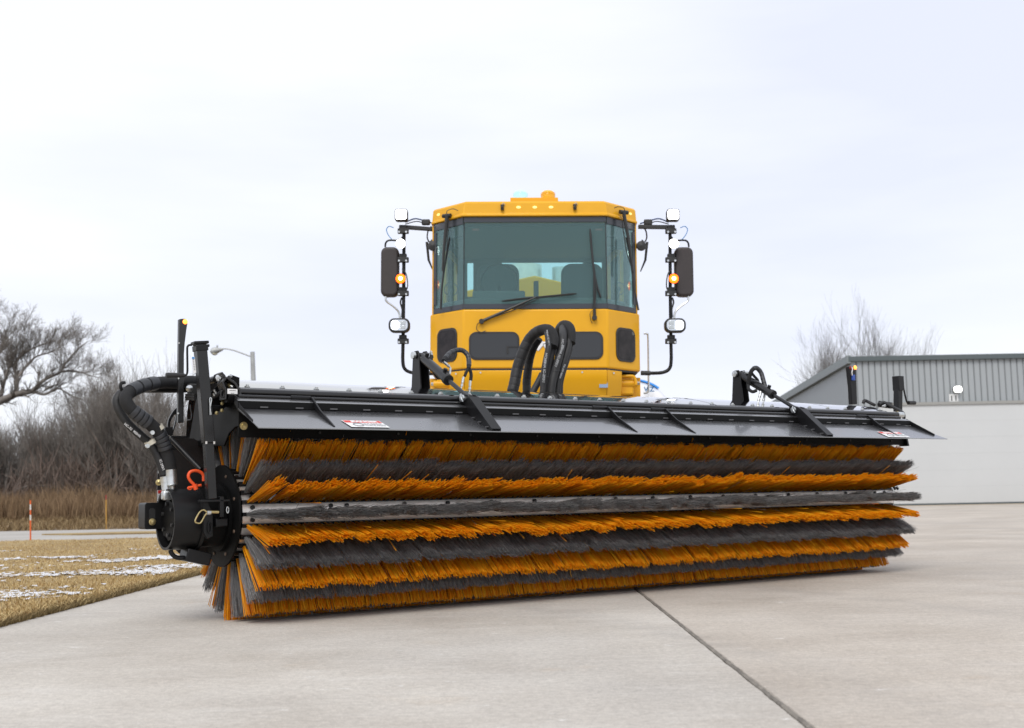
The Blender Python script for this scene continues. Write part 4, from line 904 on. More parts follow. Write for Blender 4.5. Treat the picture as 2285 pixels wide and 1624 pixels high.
# hood
XL, XR = -0.075, 5.575
hp = [(-0.200, 1.284), (-0.198, 1.290), (-0.10, 1.316), (0.0, 1.340), (0.12, 1.362), (0.26, 1.378), (0.36, 1.368), (0.44, 1.31), (0.48, 1.20), (0.50, 1.05), (0.50, 0.9)]
seams = [XL, 1.26, 2.36, 3.63, 5.02, XR]
seams = [XL, 2.36, 3.63, 4.98, XR]
for i in range(len(seams) - 1):
    x0, x1 = seams[i] + .003, seams[i + 1] - .003; q = MB(); n = len(hp)
    NX = max(2, int((x1 - x0) / .15)); vs = []; fs = []
    for j in range(NX + 1):
        x = x0 + (x1 - x0) * j / NX
        for (y, z) in hp: vs.append((x, y, z + 0.0035 * min(1, max(0, (y + .2) * 6)) * noise.noise(Vector((x * 1.7, y * 3, i * 5))) - (0.002 if i % 2 else 0)))
    o0 = len(vs); vs += [(x, y, z - .005) for x, y, z in vs]
    for j in range(NX):
        for k in range(n - 1):
            a, b_, c, d = j * n + k, j * n + k + 1, (j + 1) * n + k + 1, (j + 1) * n + k
            fs += [(a, d, c, b_), (o0 + a, o0 + b_, o0 + c, o0 + d)]
        fs += [(j * n, o0 + j * n, o0 + (j + 1) * n, (j + 1) * n), (j * n + n - 1, (j + 1) * n + n - 1, o0 + (j + 1) * n + n - 1, o0 + j * n + n - 1)]
    for k in range(n - 1):
        fs += [(k, k + 1, o0 + k + 1, o0 + k), (NX * n + k, o0 + NX * n + k, o0 + NX * n + k + 1, NX * n + k + 1)]
    q.add(vs, fs).build('hood_panel', BLKG, broom, 50)
MB().box(((XL + XR) / 2, -0.190, 1.279), (XR - XL, 0.012, 0.009)).build('hood_lip', BLKM, broom)
hb = MB().lathe([(0, .016), (.004, .016), (.005, .010), (.013, .009), (.014, 0)], (0, 0, 0), (0, -.25, 1), 10).mesh('hood_bolt'); hb.materials.append(ZINC)
for k in range(27):
    o = bpy.data.objects.new('hood_bolt', hb); COL.objects.link(o); o.parent = broom; o.location = (0.045 + .21 * k, -0.172, 1.2975)
# hinge pipe, brackets and beam below
MB().cyl((XL + .02, -0.262, 1.257), (XR + .04, -0.262, 1.257), 0.021, 20).build('hinge_pipe', BLKS, broom)
MB().cyl((XR + .041, -0.262, 1.257), (XR + .11, -0.262, 1.257), 0.024, 16).build('pipe_end_cap', ZINC, broom)
MB().box(((XL + XR) / 2, -0.215, 1.235), (XR - XL, 0.04, 0.085)).build('hood_beam', BLKM, broom)
MB().cyl((XL + .01, -0.320, 1.229), (XR, -0.320, 1.229), 0.010, 10).build('hinge_rod', BLKS, broom)
for x in (0.36, 2.50, 3.01, 5.15):
    MB().cyl((x - .12, -0.320, 1.229), (x + .0, -0.320, 1.229), 0.0145, 10).build('hinge_sleeve', BLK, broom)
# deflector plate
DY, DZ_ = -0.378, 1.161      # lower edge of the upright band
dl0, dl1 = XL - .01, XR
dl1 = 5.62
f = MB(); f.sheet([(dl0, -0.33, 1.221), (dl1 - .03, -0.33, 1.221), (dl1 + .02, -0.372, 1.202), (dl0, -0.372, 1.202)], 0.006, (0, 0, -1)); f.build('deflector_top_strip', PLT, broom, 0)
f = MB(); f.sheet([(dl0, -0.3725, 1.200), (dl1 + .02, -0.3725, 1.200), (dl1 + .02, -0.378, 1.161), (dl0, -0.378, 1.161)], 0.006, (0, 1, 0)); f.build('deflector_band', BLKM, broom, 0)
LY, LZ = -0.655, 1.043
prof_ = [(-0.372, 1.160), (-0.50, 1.106), (-0.63, 1.051), (LY, LZ - .002)]
vs = []; fs = []; NX = 24
for j in range(NX + 1):
    x = dl0 + (dl1 + .02 - dl0) * j / NX
    for k, (y, z) in enumerate(prof_):
        vs.append((x + max(0, (j - NX + 1)) * (-.372 - y) * .25 * 1.0, y, z + 0.0010 * noise.noise(Vector((x * 1.1, y * 4, 2))) * (k > 0)))
n = 4; o0 = len(vs); vs += [(x, y, z - .005) for x, y, z in vs]
for j in range(NX):
    for k in range(n - 1):
        a, b_, c, d = j * n + k, j * n + k + 1, (j + 1) * n + k + 1, (j + 1) * n + k
        fs += [(a, b_, c, d), (o0 + a, o0 + d, o0 + c, o0 + b_)]
    fs += [(j * n + n - 1, o0 + j * n + n - 1, o0 + (j + 1) * n + n - 1, (j + 1) * n + n - 1)]
for k in range(n - 1): fs += [(k, o0 + k, o0 + k + 1, k + 1), (NX * n + k, NX * n + k + 1, o0 + NX * n + k + 1, o0 + NX * n + k)]
MB().add(vs, fs).build('deflector_plate', PLT, broom, 40)
def plate_z(y): return 1.160 + (y + .372) * (1.051 - 1.160) / (-.63 + .372)
TABM = mat('weld_bead_grey', (0.10, 0.10, 0.105), 0.45)
tb = MB().box((0, 0, 0), (0.045, 0.005, 0.007)).mesh('weld_tab'); tb.materials.append(TABM)
for k in range(27):
    o = bpy.data.objects.new('weld_tab', tb); COL.objects.link(o); o.parent = broom; o.location = (0.06 + .208 * k, -0.3795, 1.168)
def fin(x, th, pts, nm='gusset', m_=BLK):
    return MB().prism(pts, 'x', x - th / 2, x + th / 2).build(nm, m_, broom, bevel=.002)
for x in (0.36, 2.50, 3.01, 5.15):
    fin(x, 0.010, [(-0.315, 1.233), (-0.345, 1.236), (-0.45, plate_z(-.45) + .030), (-0.63, plate_z(-.63) + .004), (-0.63, plate_z(-.63)), (-0.40, plate_z(-.4) + .002), (-0.33, 1.205)])
fin(dl0 + .004, 0.006, [(-0.31, 1.235), (-0.34, 1.228), (-0.385, 1.178), (-0.57, plate_z(-.57) + .010), (-0.57, plate_z(-.57) - .004), (-0.36, 1.15), (-0.31, 1.19)], 'end_flange')
fin(dl1 + .02, 0.006, [(-0.33, 1.220), (-0.375, 1.196), (-0.59, plate_z(-.59) + .014), (-0.59, plate_z(-.59) - .002), (-0.40, 1.14), (-0.33, 1.19)], 'end_flange')
for x in (1.400, 4.330):
    g_ = [(-0.30, 1.243), (-0.345, 1.285), (-0.385, 1.276), (-0.50, 1.182), (-0.645, plate_z(-.645) + .006), (-0.645, plate_z(-.645)), (-0.41, plate_z(-.41) + .001), (-0.33, 1.20)]
    for dx in (-.030, .030): fin(x + dx, 0.009, g_, 'cylinder_lug')
    MB().beam((x, -0.40, 1.264), (x, -0.645, plate_z(-.645) + .010), 0.068, 0.006).build('lug_cover', BLK, broom)
    for k, y in enumerate((-.45, -.52, -.60)): MB().box((x - .037, y, plate_z(y) + .006), (.008, .030, .006)).build('weld_tab', TABM, broom)
    MB().cyl((x - .055, -0.355, 1.258), (x + .055, -0.355, 1.258), 0.012, 10).build('clevis_pin', ZINC, broom)
    MB().cyl((x - .062, -0.355, 1.258), (x - .05, -0.355, 1.258), 0.022, 12).build('pin_head', ZINC, broom)
    MB().tube(catmull([(x - .06, -.355, 1.285), (x - .063, -.357, 1.26), (x - .06, -.375, 1.235)], 3), .004, 6).build('pin_clip', ZINC, broom)
    MB().beam((x, -0.28, 1.285), (x, -0.37, 1.255), 0.04, 0.04).build('rod_eye', BLK, broom, bevel=.008)
    # bracket post on the hood and hydraulic cylinder
    py_, pz_ = 0.24, 1.585
    for dx in (-.032, .032):
        fin(x + dx, 0.009, [(0.175, 1.36), (0.30, 1.36), (0.275, 1.60), (0.255, 1.615), (0.215, 1.615), (0.20, 1.60)], 'cylinder_bracket')
    fin(x, .056, [(0.27, 1.36), (0.29, 1.36), (0.270, 1.56), (0.258, 1.56)], 'cylinder_bracket')
    MB().cyl((x - .06, py_, pz_), (x + .05, py_, pz_), 0.012, 10).build('clevis_pin', ZINC, broom)
    MB().lathe([(0, 0), (0, .024), (.016, .024), (.018, 0)], (x - .045, py_, pz_), (-1, 0, 0), 12).build('pin_head', ZINC, broom)
    a = Vector((x, py_, pz_)); e = Vector((x, -0.345, 1.262)); d = (e - a).normalized(); Lh = (e - a).length
    cy = MB(); cy.cyl(a + d * .03, a + d * (Lh * .56), 0.031, 22); cy.build('hydraulic_cylinder', BLKS, broom)
    MB().cyl(a + d * (Lh * .562), a + d * (Lh * .60), 0.036, 20).build('gland_nut', RUB, broom)
    MB().cyl(a, a + d * .06, 0.022, 14).build('cylinder_eye', BLK, broom, bevel=0)
    MB().cyl(a + d * (Lh * .60), e, 0.0145, 16).build('piston_rod', BLKS, broom)
    up = Vector((0, -d.z, d.y)); up = up if up.z > 0 else -up
    pa = a + d * (Lh * .50) + up * .03; pb_ = a + d * (Lh * .12) + up * .03
    MB().cyl(pa - up * .006, pa + up * .022, 0.014, 10).build('port_boss', BLK, broom)
    MB().cyl(pb_ - up * .006, pb_ + up * .022, 0.014, 10).build('port_boss', BLK, broom)
# spiral wrapped hose with rings
def hose(path, r_, nm='hose', m_=SLV, wraps=(), wr=1.10, wm=WRAP, parent=None, n=14, ring_gap=.25):
    p = catmull(path, 8); o_ = MB().tube(p, r_, n).build(nm, m_, parent or broom)
    L_ = len(p) - 1
    for f0, f1, cnt in wraps:
        for k in range(cnt):
            a = f0 + (f1 - f0) * k / cnt; b_ = a + (f1 - f0) / cnt * (1 - ring_gap)
            q = [];
            for j in range(7):
                t = (a + (b_ - a) * j / 6) * L_; i = min(int(t), L_ - 1); q.append(p[i].lerp(p[i + 1], t - i))
            MB().tube(q, [r_ * wr * .97] + [r_ * wr] * 5 + [r_ * wr * .97], n).build('spiral_wrap', wm, o_)
    return o_
def fitting(a, b_, r_, nm='hose_fitting'):
    a, b_ = Vector(a), Vector(b_); d = b_ - a; l_ = d.length
    MB().lathe([(0, r_ * .8), (0, r_), (l_ * .5, r_), (l_ * .52, r_ * .7), (l_ * .6, r_ * .65), (l_ * .62, r_ * 1.05), (l_ * .8, r_ * 1.05), (l_ * .82, r_ * .6), (l_, r_ * .6)], a, d, 12).build(nm, ZINC, broom)
# hoses at cylinder 1 (left)
q1 = lambda x, y, d=0.05: B(914.7 + x / 7.28, 752.9 + y / 7.28, d)
hose([q1(545, 380, 0.0), q1(575, 330, 0.02), q1(650, 250, .06), q1(760, 205, .08), q1(860, 215, .08), q1(935, 290, .06), q1(955, 380, .04), q1(955, 450, .02), q1(950, 510, 0)], .0145, wraps=((.12, .9, 11),), ring_gap=.12, wr=1.12)
hose([q1(950, 500, 0), q1(915, 560, 0), q1(885, 630, 0)], .010, 'hose', SLV)
hose([q1(960, 500, 0), q1(990, 590, 0), q1(985, 700, 0)], .011, 'hose', SLV)
fitting(q1(868, 640, 0), q1(830, 830, .0), .0085); fitting(q1(978, 700, 0), q1(965, 880, 0), .0085)
fitting(q1(540, 390, 0), q1(655, 490, 0.0), .0095); MB().cyl(q1(655, 490, 0), q1(645, 590, 0), .0075, 8).build('elbow_fitting', ZINC, broom)
hose([q1(345, 300, .15), q1(340, 400, .12), q1(380, 520, .1), q1(420, 600, .1), q1(470, 660, .12)], .013, 'hose', SLV)
fitting(q1(348, 290, .15), q1(335, 215, .15), .010); MB().cyl(q1(347, 312, .15), q1(346, 326, .15), .015, 12).build('green_band', mat('green_band', (.02, .22, .08), .5), broom)
# hoses at cylinder 2 (right)
q2 = lambda x, y, d=0.05: B((2850 + x / 4.776) / 1.793, (1420 + y / 4.776) / 1.793, d)
hose([q2(680, 580, .1), q2(700, 430, .08), q2(745, 300, .06), q2(830, 245, .05), q2(920, 330, .04), q2(965, 470, .02), q2(1000, 600, .0), q2(1010, 700, 0)], .0165, wraps=((.35, .95, 8),), ring_gap=.12)
hose([q2(735, 330, .1), q2(790, 400, .09), q2(860, 480, .08), q2(880, 570, .06)], .011)
hose([q2(680, 560, .1), q2(690, 650, .06), q2(760, 700, .02), q2(830, 680, .02)], .013)
fitting(q2(925, 690, 0), q2(865, 920, 0), .010); fitting(q2(1005, 700, 0), q2(965, 920, 0), .010)
MB().cyl(q2(945, 620, 0), q2(940, 655, 0), .017, 12).build('green_band', mat('green_band', (.02, .30, .08), .5), broom)
MB().tube([q2(575, 400, .2), q2(580, 310, .2), q2(690, 350, .12)], .005, 6).build('grease_line', ZINC, broom)
# valance and skirt
MB().box(((XL + XR) / 2, -0.352, 1.086), (XR - XL, 0.006, 0.165)).build('valance', BLKM, broom)
MB().box(((XL + XR) / 2, -0.300, 1.17), (XR - XL, 0.09, 0.006)).build('valance_top', BLKM, broom)
fin(XR + .004, .02, [(-0.355, 1.17), (-0.30, 1.17), (-0.30, 0.995), (-0.385, 0.995)], 'valance_end')
MB().lathe([(0, .022), (.005, .022), (.006, .014), (.016, .012), (.018, 0)], B(543, 950, -.356), (0, -1, 0), 14).build('bolt', GOLD, broom)
for k in range(11): MB().cyl((0.4 + k * .5, -.356, 1.035), (0.4 + k * .5, -.362, 1.035), .007, 8).build('bolt', DRK, broom)
# end plates
pl_ = [(-0.345, 1.17), (-0.345, 1.068), (-0.277, 1.062), (-0.191, 1.035), (-0.115, 0.968), (0.14, 0.980), (0.42, 0.985), (0.47, 1.0), (0.40, 1.14), (0.36, 1.24), (0.28, 1.325), (0.2, 1.35), (0.05, 1.348), (-0.08, 1.33), (-0.2, 1.28), (-.26, 1.20)]
fin(-0.062, .010, pl_, 'end_plate', BLKM)
fin(XR - .02, .010, pl_, 'end_plate', BLK)
MB().box((XR + .055, -0.06, 0.86), (0.03, 0.20, 0.66)).build('end_arm', BLK, broom, bevel=.004)
MB().cyl((LX + .03, 0, AZ), (LX + .10, 0, AZ), 0.11, 24).build('bearing_housing', BLK, broom)
MB().box((XR + .055, 0, 0.55), (0.05, 0.16, 0.2)).build('bearing_bracket', BLK, broom, bevel=.01)
# --- left drive end
BLKD = mat('black_drum_paint', (0.007, 0.007, 0.0075), 0.38, var=0.2, scale=5, bump=0.03, bscale=60, spec=0.3)
RUSTB = mat('dull_bolt', (0.16, 0.11, 0.08), 0.5, metal=0.4)
MB().lathe([(-.012, 0), (-.012, .284), (0, .284), (0, 0)], (-0.028, 0, AZ - .003), (1, 0, 0), 56).build('flange_disc', BLKM, broom, 30)
for k in range(8):
    a = rad(22 + 45 * k); c = V(-.041, 0.23 * math.cos(a), AZ + .23 * math.sin(a)); MB().lathe([(0, .010), (.005, .009), (.006, 0)], c, (-1, 0, 0), 8).build('bolt', RUSTB, broom)
MB().lathe([(-.145, .0), (-.145, .160), (-.02, .160), (-.02, .19), (0, .19), (0, 0)], (-0.041, 0, AZ - .012), (1, 0, 0), 40).build('hub_housing', BLKM, broom)
mo = MB(); mo.lathe([(0, .152), (-.001, .166), (.15, .166), (.15, .178), (.168, .178), (.168, .0)], (-0.352, 0, AZ - .015), (1, 0, 0), 48); mo.lathe([(.10, 0), (.10, .152), (0.0, .152)], (-0.352, 0, AZ - .015), (1, 0, 0), 48); mo.build('motor_drum', BLKD, broom)
mf = MB()
lob = [];
for k in range(48):
    a = 2 * math.pi * k / 48; rr_ = .112 + .010 * (1 if math.sin(a * 6) > 0 else -1) * .6; lob.append((rr_ * math.cos(a), AZ - .015 + rr_ * math.sin(a)))
mf.prism(lob, 'x', -.335, -.26); mf.build('motor', BLKM, broom, bevel=.003)
for k in range(6):
    a = rad(20 + 60 * k); c = V(-.336, .085 * math.cos(a), AZ - .015 + .085 * math.sin(a)); MB().cyl(c, c + V(-.010, 0, 0), .011, 6).build('bolt', DRK, broom)
# slotted bracket tube on the far left
a_ = B(325.5, 1121.5, .12); c_ = B(361, 1180, .12)
bk = MB(); w_, h_ = c_.x - a_.x, a_.z - c_.z
bk.prism(rr(w_ + .05, h_, .014, (a_.x + c_.x) / 2 + .02, (a_.z + c_.z) / 2), 'y', .12, .24); bk.build('slotted_bracket', BLKD, broom, bevel=.003)
MB().prism(rr(.034, h_ * .66, .016, a_.x + .035, (a_.z + c_.z) / 2 - .005), 'y', .1175, .1195).build('bracket_slot', DRK, broom)
sb = B(339.5, 1164, .11); MB().lathe([(0, .019), (.004, .02), (.005, .014), (.022, .014), (.024, .0)], sb, (0, -1, 0), 10).build('bolt', GOLD, broom)
# back mounting plate
y0 = .30
bpz = [(B(x, y, y0).x, B(x, y, y0).z) for x, y in ((351, 1068), (350, 1180), (400, 1235), (470, 1235), (470, 1000), (432, 978), (384, 977), (352, 1010))]
MB().prism(bpz, 'y', y0, y0 + .012).build('mounting_plate', mat('brownish_black_paint', (.022, .018, .017), .35, var=.2), broom, bevel=.002)
s1 = B(357.2, 1105.5, y0 - .02); st0 = MB().box(s1, (.031, .003, .062)).build('danger_sticker', WHT, broom); MB().box(s1 + V(0, -.002, .021), (.027, .002, .018)).build('red_header', REDP, st0)
for k in range(2): MB().box(s1 + V(0, -.002, .000 - .014 * k), (.022, .001, .002)).build('print_line', GRYP, st0)
MB().box(B(356, 1046, y0 - .02), (.018, .003, .05)).build('sticker', WHT, broom)
MB().lathe([(0, .018), (.012, .018), (.013, .010), (.02, 0)], B(355, 1076, y0 - .012), (-.6, -1, 0), 10).build('bolt', GOLD, broom)
# diagonal tube, top step plate, lift eye
MB().cyl(B(382, 980, .06), B(448, 1048, -.12), .0145, 14).build('diagonal_tube', BLK, broom)
MB().box(B(396, 975, .1), (.09, .05, .012)).build('step_plate', BLK, broom, bevel=.002)
eye_o = [B(x, y, .2) for x, y in ((373, 950), (376, 935), (384, 920), (392, 911), (396, 913), (396, 925), (392, 945), (386, 965), (380, 978))]
eo = [(p.x, p.z) for p in catmull(eye_o, 4)]
ctr = B(386, 945, .2)
inn = [(ctr.x + (x - ctr.x) * .55, ctr.z + (z - ctr.z) * .60) for x, z in eo]
ey = MB(); n = len(eo); vs = []
for yy in (.195, .21): vs += [(x, yy, z) for x, z in eo] + [(x, yy, z) for x, z in inn]
fs = []
for i in range(n):
    j = (i + 1) % n
    fs += [(i, j, n + j, n + i), (2 * n + j, 2 * n + i, 3 * n + i, 3 * n + j), (i, 2 * n + i, 2 * n + j, j), (n + i, n + j, 3 * n + j, 3 * n + i)]
ey.add(vs, fs).build('lift_eye', BLKS, broom)
MB().box(B(374, 962, .14), (.045, .05, .045)).build('hose_bracket', BLK, broom, bevel=.002)
MB().box(B(388, 998, .14), (.04, .04, .03)).build('hose_bracket', BLK, broom, bevel=.002)
# orange shackle
z3 = lambda x, y, d=-.17: B(234.2 + x / 5.294, 808.7 + y / 5.294, d)
sh = MB().tube(catmull([z3(1165, 1400), z3(1160, 1330), z3(1120, 1290), z3(1060, 1277), z3(1005, 1295), z3(985, 1345), z3(1010, 1400), z3(1050, 1440), z3(1065, 1480)], 6), .0085, 12).build('shackle', ORG, broom)
MB().cyl(z3(985, 1480), z3(1135, 1448), .0075, 12).build('shackle_pin', ORG, sh); MB().lathe([(-.006, .014), (.006, .014)], z3(1065, 1478), (1, 0, .2), 12).build('shackle_boss', ORG, sh)
MB().cyl(z3(1060, 1440, -.175), z3(1075, 1500, -.175), .013, 10).build('shackle_boss', ORG, sh)
MB().tube([z3(1000 + 22 * math.cos(a), 1483 + 16 * math.sin(a)) for a in [2 * math.pi * k / 12 for k in range(12)]], .004, 6, closed=True).build('pin_eye', ORG, sh)
# big drive hoses looping over on the left
hA = [z3(1100, 230, .25), z3(980, 225, .22), z3(850, 235, .2), z3(700, 235, .15), z3(560, 250, .1), z3(420, 285, .05), z3(290, 350, .0), z3(245, 430, -.03), z3(290, 530, -.04), z3(390, 620, -.04), z3(500, 700, -.03), z3(600, 790, -.02), z3(670, 900, -.01), z3(715, 1030, 0), z3(752, 1150, 0), z3(775, 1270, 0)]
hose([p + V(0, 0, 0) for p in hA], .0345, 'drive_hose', SLV, wraps=((.25, .40, 3), (.56, .68, 4), (.765, .87, 4)), ring_gap=.16, wr=1.16)
hB = [z3(1100, 300, .3), z3(850, 310, .27), z3(600, 310, .22), z3(420, 310, .14), z3(250, 330, .10), z3(160, 400, .07), z3(140, 490, .06), z3(190, 610, .05), z3(290, 740, .04), z3(410, 850, .04), z3(510, 940, .04), z3(590, 1050, .03), z3(650, 1180, .02), z3(695, 1320, .02)]
hose(hB, .0235, 'drive_hose', RUB, n=14)
MB().tube(catmull([z3(240, 235, .03), z3(195, 245, .03), z3(185, 290, .03), z3(200, 330, .04)], 4), .009, 8).build('hose_loop', SLV, broom)
def big_fit(a, b_, r_):
    a, b_ = Vector(a), Vector(b_); d = b_ - a; l_ = d.length
    o_ = MB().lathe([(0, 0), (0, r_), (l_ * .62, r_), (l_ * .66, r_ * 1.06), (l_ * .72, r_ * .95), (l_ * .74, r_ * .5), (l_, r_ * .45)], a, d, 20).build('hose_fitting', ZINC, broom)
big_fit(z3(775, 1262, -.01), z3(800, 1530, -.01), .029); big_fit(z3(700, 1345, .01), z3(735, 1590, .01), .0235)
MB().box(z3(760, 1570, -.02), (.08, .05, .05)).build('port_block', ZINC, broom, bevel=.008)
for (x, y, rr_) in ((612, 790, .041), (535, 945, .030)):
    c = z3(x, y, -.01); d = Vector((.55, 0, -.8)).normalized() if rr_ > .035 else Vector((.5, 0, -.85)).normalized()
    MB().lathe([(-.012, rr_ * .9), (-.012, rr_), (.012, rr_), (.012, rr_ * .9)], c, d, 20).build('hose_clamp', CREAM, broom)
    MB().cyl(c + V(-rr_ * .9, -.03, -.02), c + V(-rr_ * .9, -.045, -.02), .012, 10).build('clamp_bolt', ZINC, broom)
text('HC-32  MSHA', .019, WHT, broom, frame_m(z3(325, 800, .012), z3(440, 880, .012) - z3(210, 690, .012), (0.7, 0, .7)), bold=.0004)
text('IC-293/1', .018, WHT, broom, frame_m(z3(672, 1210, -.006), z3(700, 1290, -.006) - z3(640, 1110, -.006), (.9, 0, .3)), bold=.0003)
# jack post with crank (left) and right twin
def post(T, Bm, w_, dpt, parent, top_cap=True):
    o_ = MB().beam(Bm, T, w_, dpt, (0, 1, 0)).build('jack_post', BLKP, parent, bevel=.003); return o_
yP = -.24
T_ = B(446, 769, yP); M1 = B(464.5, 988, yP); Bt = B(471.5, 1113, yP)
MB().beam(M1, T_, .058, .058, (0, 1, 0)).build('jack_post', BLKP, broom, bevel=.003)
MB().beam(Bt, M1 + (T_ - M1) * .0, .048, .048, (0, 1, 0)).build('jack_leg', BLKP, broom, bevel=.003)
ax_ = (T_ - M1).normalized()
MB().beam(T_ - ax_ * .035, T_ - ax_ * .005, .068, .066, (0, 1, 0)).build('jack_collar', BLK, broom, bevel=.003)
MB().beam(T_ + ax_ * .002, T_ + ax_ * .018, .082, .066, (0, 1, 0)).build('jack_cap', BLK, broom, bevel=.004)
for k in (-1, 1): MB().cyl(T_ + V(k * .034, -.02, -.005), T_ + V(k * .044, -.02, -.005), .008, 8).build('bolt', DRK, broom)
for k in (-1, 1): MB().box(M1 + V(k * .022, -.030, 0), (.010, .003, .014)).build('weld_mark', ALU, broom)
z6 = lambda x, y, d=-.24: B(390.4 + x / 6.473, 697.2 + y / 6.473, d)
MB().tube(catmull([z6(245, 468), z6(200, 472), z6(178, 500), z6(176, 560), z6(178, 700), z6(178, 850), z6(165, 895), z6(135, 908)], 6), .0058, 10).build('crank_handle', BLK, broom)
MB().lathe([(0, 0), (0, .010), (.02, .012), (.09, .014), (.10, .012), (.10, 0)], z6(135, 905), z6(-10, 905) - z6(135, 905), 14).build('crank_grip', RUB, broom)
lb = MB().beam(z6(265, 640, -.272) + V(-.0, 0, 0), z6(285, 870, -.272), .014, .003, (0, 1, 0)).build('post_sticker', WHT, broom)
for k in range(7): MB().box(z6(264 + k * 3, 680 + k * 24, -.275), (.008, .001, .003)).build('print_line', GRYP, lb)
MB().box(z6(263, 655, -.275), (.014, .002, .010)).build('blue_print', BLUP, lb)
# marker light post, left
yM = .06
mp_ = [z6(62, 95, yM), z6(105, 88, yM), z6(150, 90, yM), z6(175, 105, yM), z6(184, 140, yM), z6(165, 260, yM), z6(142, 450, yM), z6(132, 600, yM), z6(130, 1000, yM), z6(128, 1590, yM), z6(45, 1595, yM), z6(50, 900, yM)]
MB().prism([(p.x, p.z) for p in mp_], 'y', yM, yM + .03).build('marker_light_post', BLKS, broom, bevel=.003)
MB().lathe([(0, .0), (0, .014), (.004, .014), (.008, .008), (.009, 0)], z6(145, 134, yM), (0, -1, 0), 14).build('amber_marker_lamp', LAMS, broom)
for yy in (440, 950, 1455): MB().cyl(z6(62 - yy * .012, yy, yM - .002), z6(62 - yy * .012, yy, yM - .010), .005, 8).build('bolt', ZINC, broom)
# cables and fittings between post and end plate
for k, (y_, r_) in enumerate(((1190, .007), (1222, .009), (1255, .007))): MB().tube(catmull([z6(160, y_, .05), z6(220, y_ - 8, 0), z6(290, y_ + 2, -.05)], 4), r_, 8).build('cable', RUB, broom)
MB().tube(catmull([z6(220, 1330, -.05), z6(225, 1400, -.05), z6(238, 1460, -.05), z6(230, 1540, -.05), z6(180, 1555, 0)], 5), .004, 6).build('cable', DRK, broom)
MB().lathe([(0, 0), (0, .017), (.01, .02), (.02, .012), (.03, 0)], z6(212, 1100, -.02), (-.5, -1, 0), 10).build('bolt', ZINC, broom)
MB().box(z6(265, 1110, .03), (.06, .04, .06)).build('valve_block', DRK, broom, bevel=.005)
# top corner: twin hinge arms, lift cylinder, label sleeve
z8 = lambda x, y, d=-.25: B(435 + x / 7.28, 808.7 + y / 7.28, d)
def flatarm(pts, w_, d0, d1, nm='hinge_arm'):
    for i in range(len(pts) - 1): pass
    P2 = [z8(x, y, d0) for x, y in pts]; L_, R_2 = [], []
    for i, p in enumerate(P2):
        t_ = (P2[min(i + 1, len(P2) - 1)] - P2[max(i - 1, 0)]); t_.y = 0; t_.normalize(); nrm = Vector((-t_.z, 0, t_.x))
        L_.append(p + nrm * w_ / 2); R_2.append(p - nrm * w_ / 2)
    return MB().prism([(p.x, p.z) for p in L_ + R_2[::-1]], 'y', d0, d1).build(nm, BLKS, broom, bevel=.002)
flatarm([(430, 160), (480, 215), (500, 255), (450, 320), (480, 400), (500, 450), (495, 600)], .012, -.30, -.22)
flatarm([(520, 235), (560, 270), (650, 330), (700, 410), (735, 450), (740, 590)], .012, -.30, -.22)
MB().prism([(z8(x, y).x, z8(x, y).z) for x, y in ((405, 430), (440, 415), (480, 440), (495, 500), (480, 590), (440, 610), (410, 540))], 'y', -.27, -.255).build('arm_eye', BLK, broom)
MB().tube([z8(445 + 26 * math.cos(a), 512 + 58 * math.sin(a), -.275) for a in [2 * math.pi * k / 20 for k in range(20)]], .004, 8, closed=True).build('eye_ring', RUB, broom)
MB().cyl(z8(500, 520), z8(705, 530), .045, 24).build('pivot_sleeve', BLK, broom)
lb = MB().box(z8(608, 470, -.297), (.057, .002, .028)).build('label_plate', WHT, broom, bevel=.003); MB().box(z8(610, 455, -.2985), (.036, .001, .0025)).build('print_line', DRK, lb); MB().box(z8(610, 497, -.2985), (.020, .001, .002)).build('print_line', DRK, lb)
MB().cyl(z8(540, 360, -.26), z8(590, 400, -.28), .012, 12).build('grease_cap', GOLD, broom); MB().cyl(z8(585, 385, -.28), z8(615, 405, -.29), .010, 10).build('grease_fitting', ZINC, broom)
MB().cyl(z8(150, 330, .0), z8(350, 270, -.15), .022, 16).build('lift_cylinder', BLKS, broom); MB().cyl(z8(350, 270, -.17), z8(440, 235, -.2), .028, 16).build('lift_cylinder', BLK, broom)
MB().lathe([(0, 0), (0, .016), (.012, .016), (.014, 0)], z8(380, 245, -.24), (-.4, -1, 0), 8).build('bolt', ZINC, broom); MB().lathe([(0, .008), (.02, .008), (.022, 0)], z8(370, 290, -.24), (0, -1, 0), 8).build('grease_fitting', ZINC, broom)
MB().lathe([(0, 0), (0, .010), (.010, .010), (.012, 0)], z8(575, 240, -.22), (0, -.4, 1), 8).build('bolt', ZINC, broom)
MB().tube(catmull([z8(240, 510, -.1), z8(290, 560, -.15), z8(360, 530, -.2), z8(420, 480, -.22)], 5), .011, 8).build('hose', RUB, broom)
for x, y in ((310, 440), (330, 470), (300, 500)): MB().cyl(z8(x, y, -.2), z8(x + 15, y + 40, -.2), .006, 8).build('elbow_fitting', ZINC, broom)
MB().cyl(z8(215, 735, -.15), z8(450, 735, -.15), .018, 16).build('pivot_pin', BLK, broom)
MB().tube(catmull([z8(245, 850, -.28), z8(243, 700, -.28), z8(238, 600, -.28), z8(252, 572, -.28), z8(268, 600, -.28), z8(255, 680, -.28), z8(245, 740, -.28), z8(262, 845, -.28)], 5), .0032, 8).build('hairpin', ZINC, broom)
for x, y in ((435, 665), (430, 780), (345, 820)): MB().lathe([(0, .010), (.01, .010), (.012, 0)], z8(x, y, -.20), (0, -1, 0), 8).build('bolt', GOLD, broom)
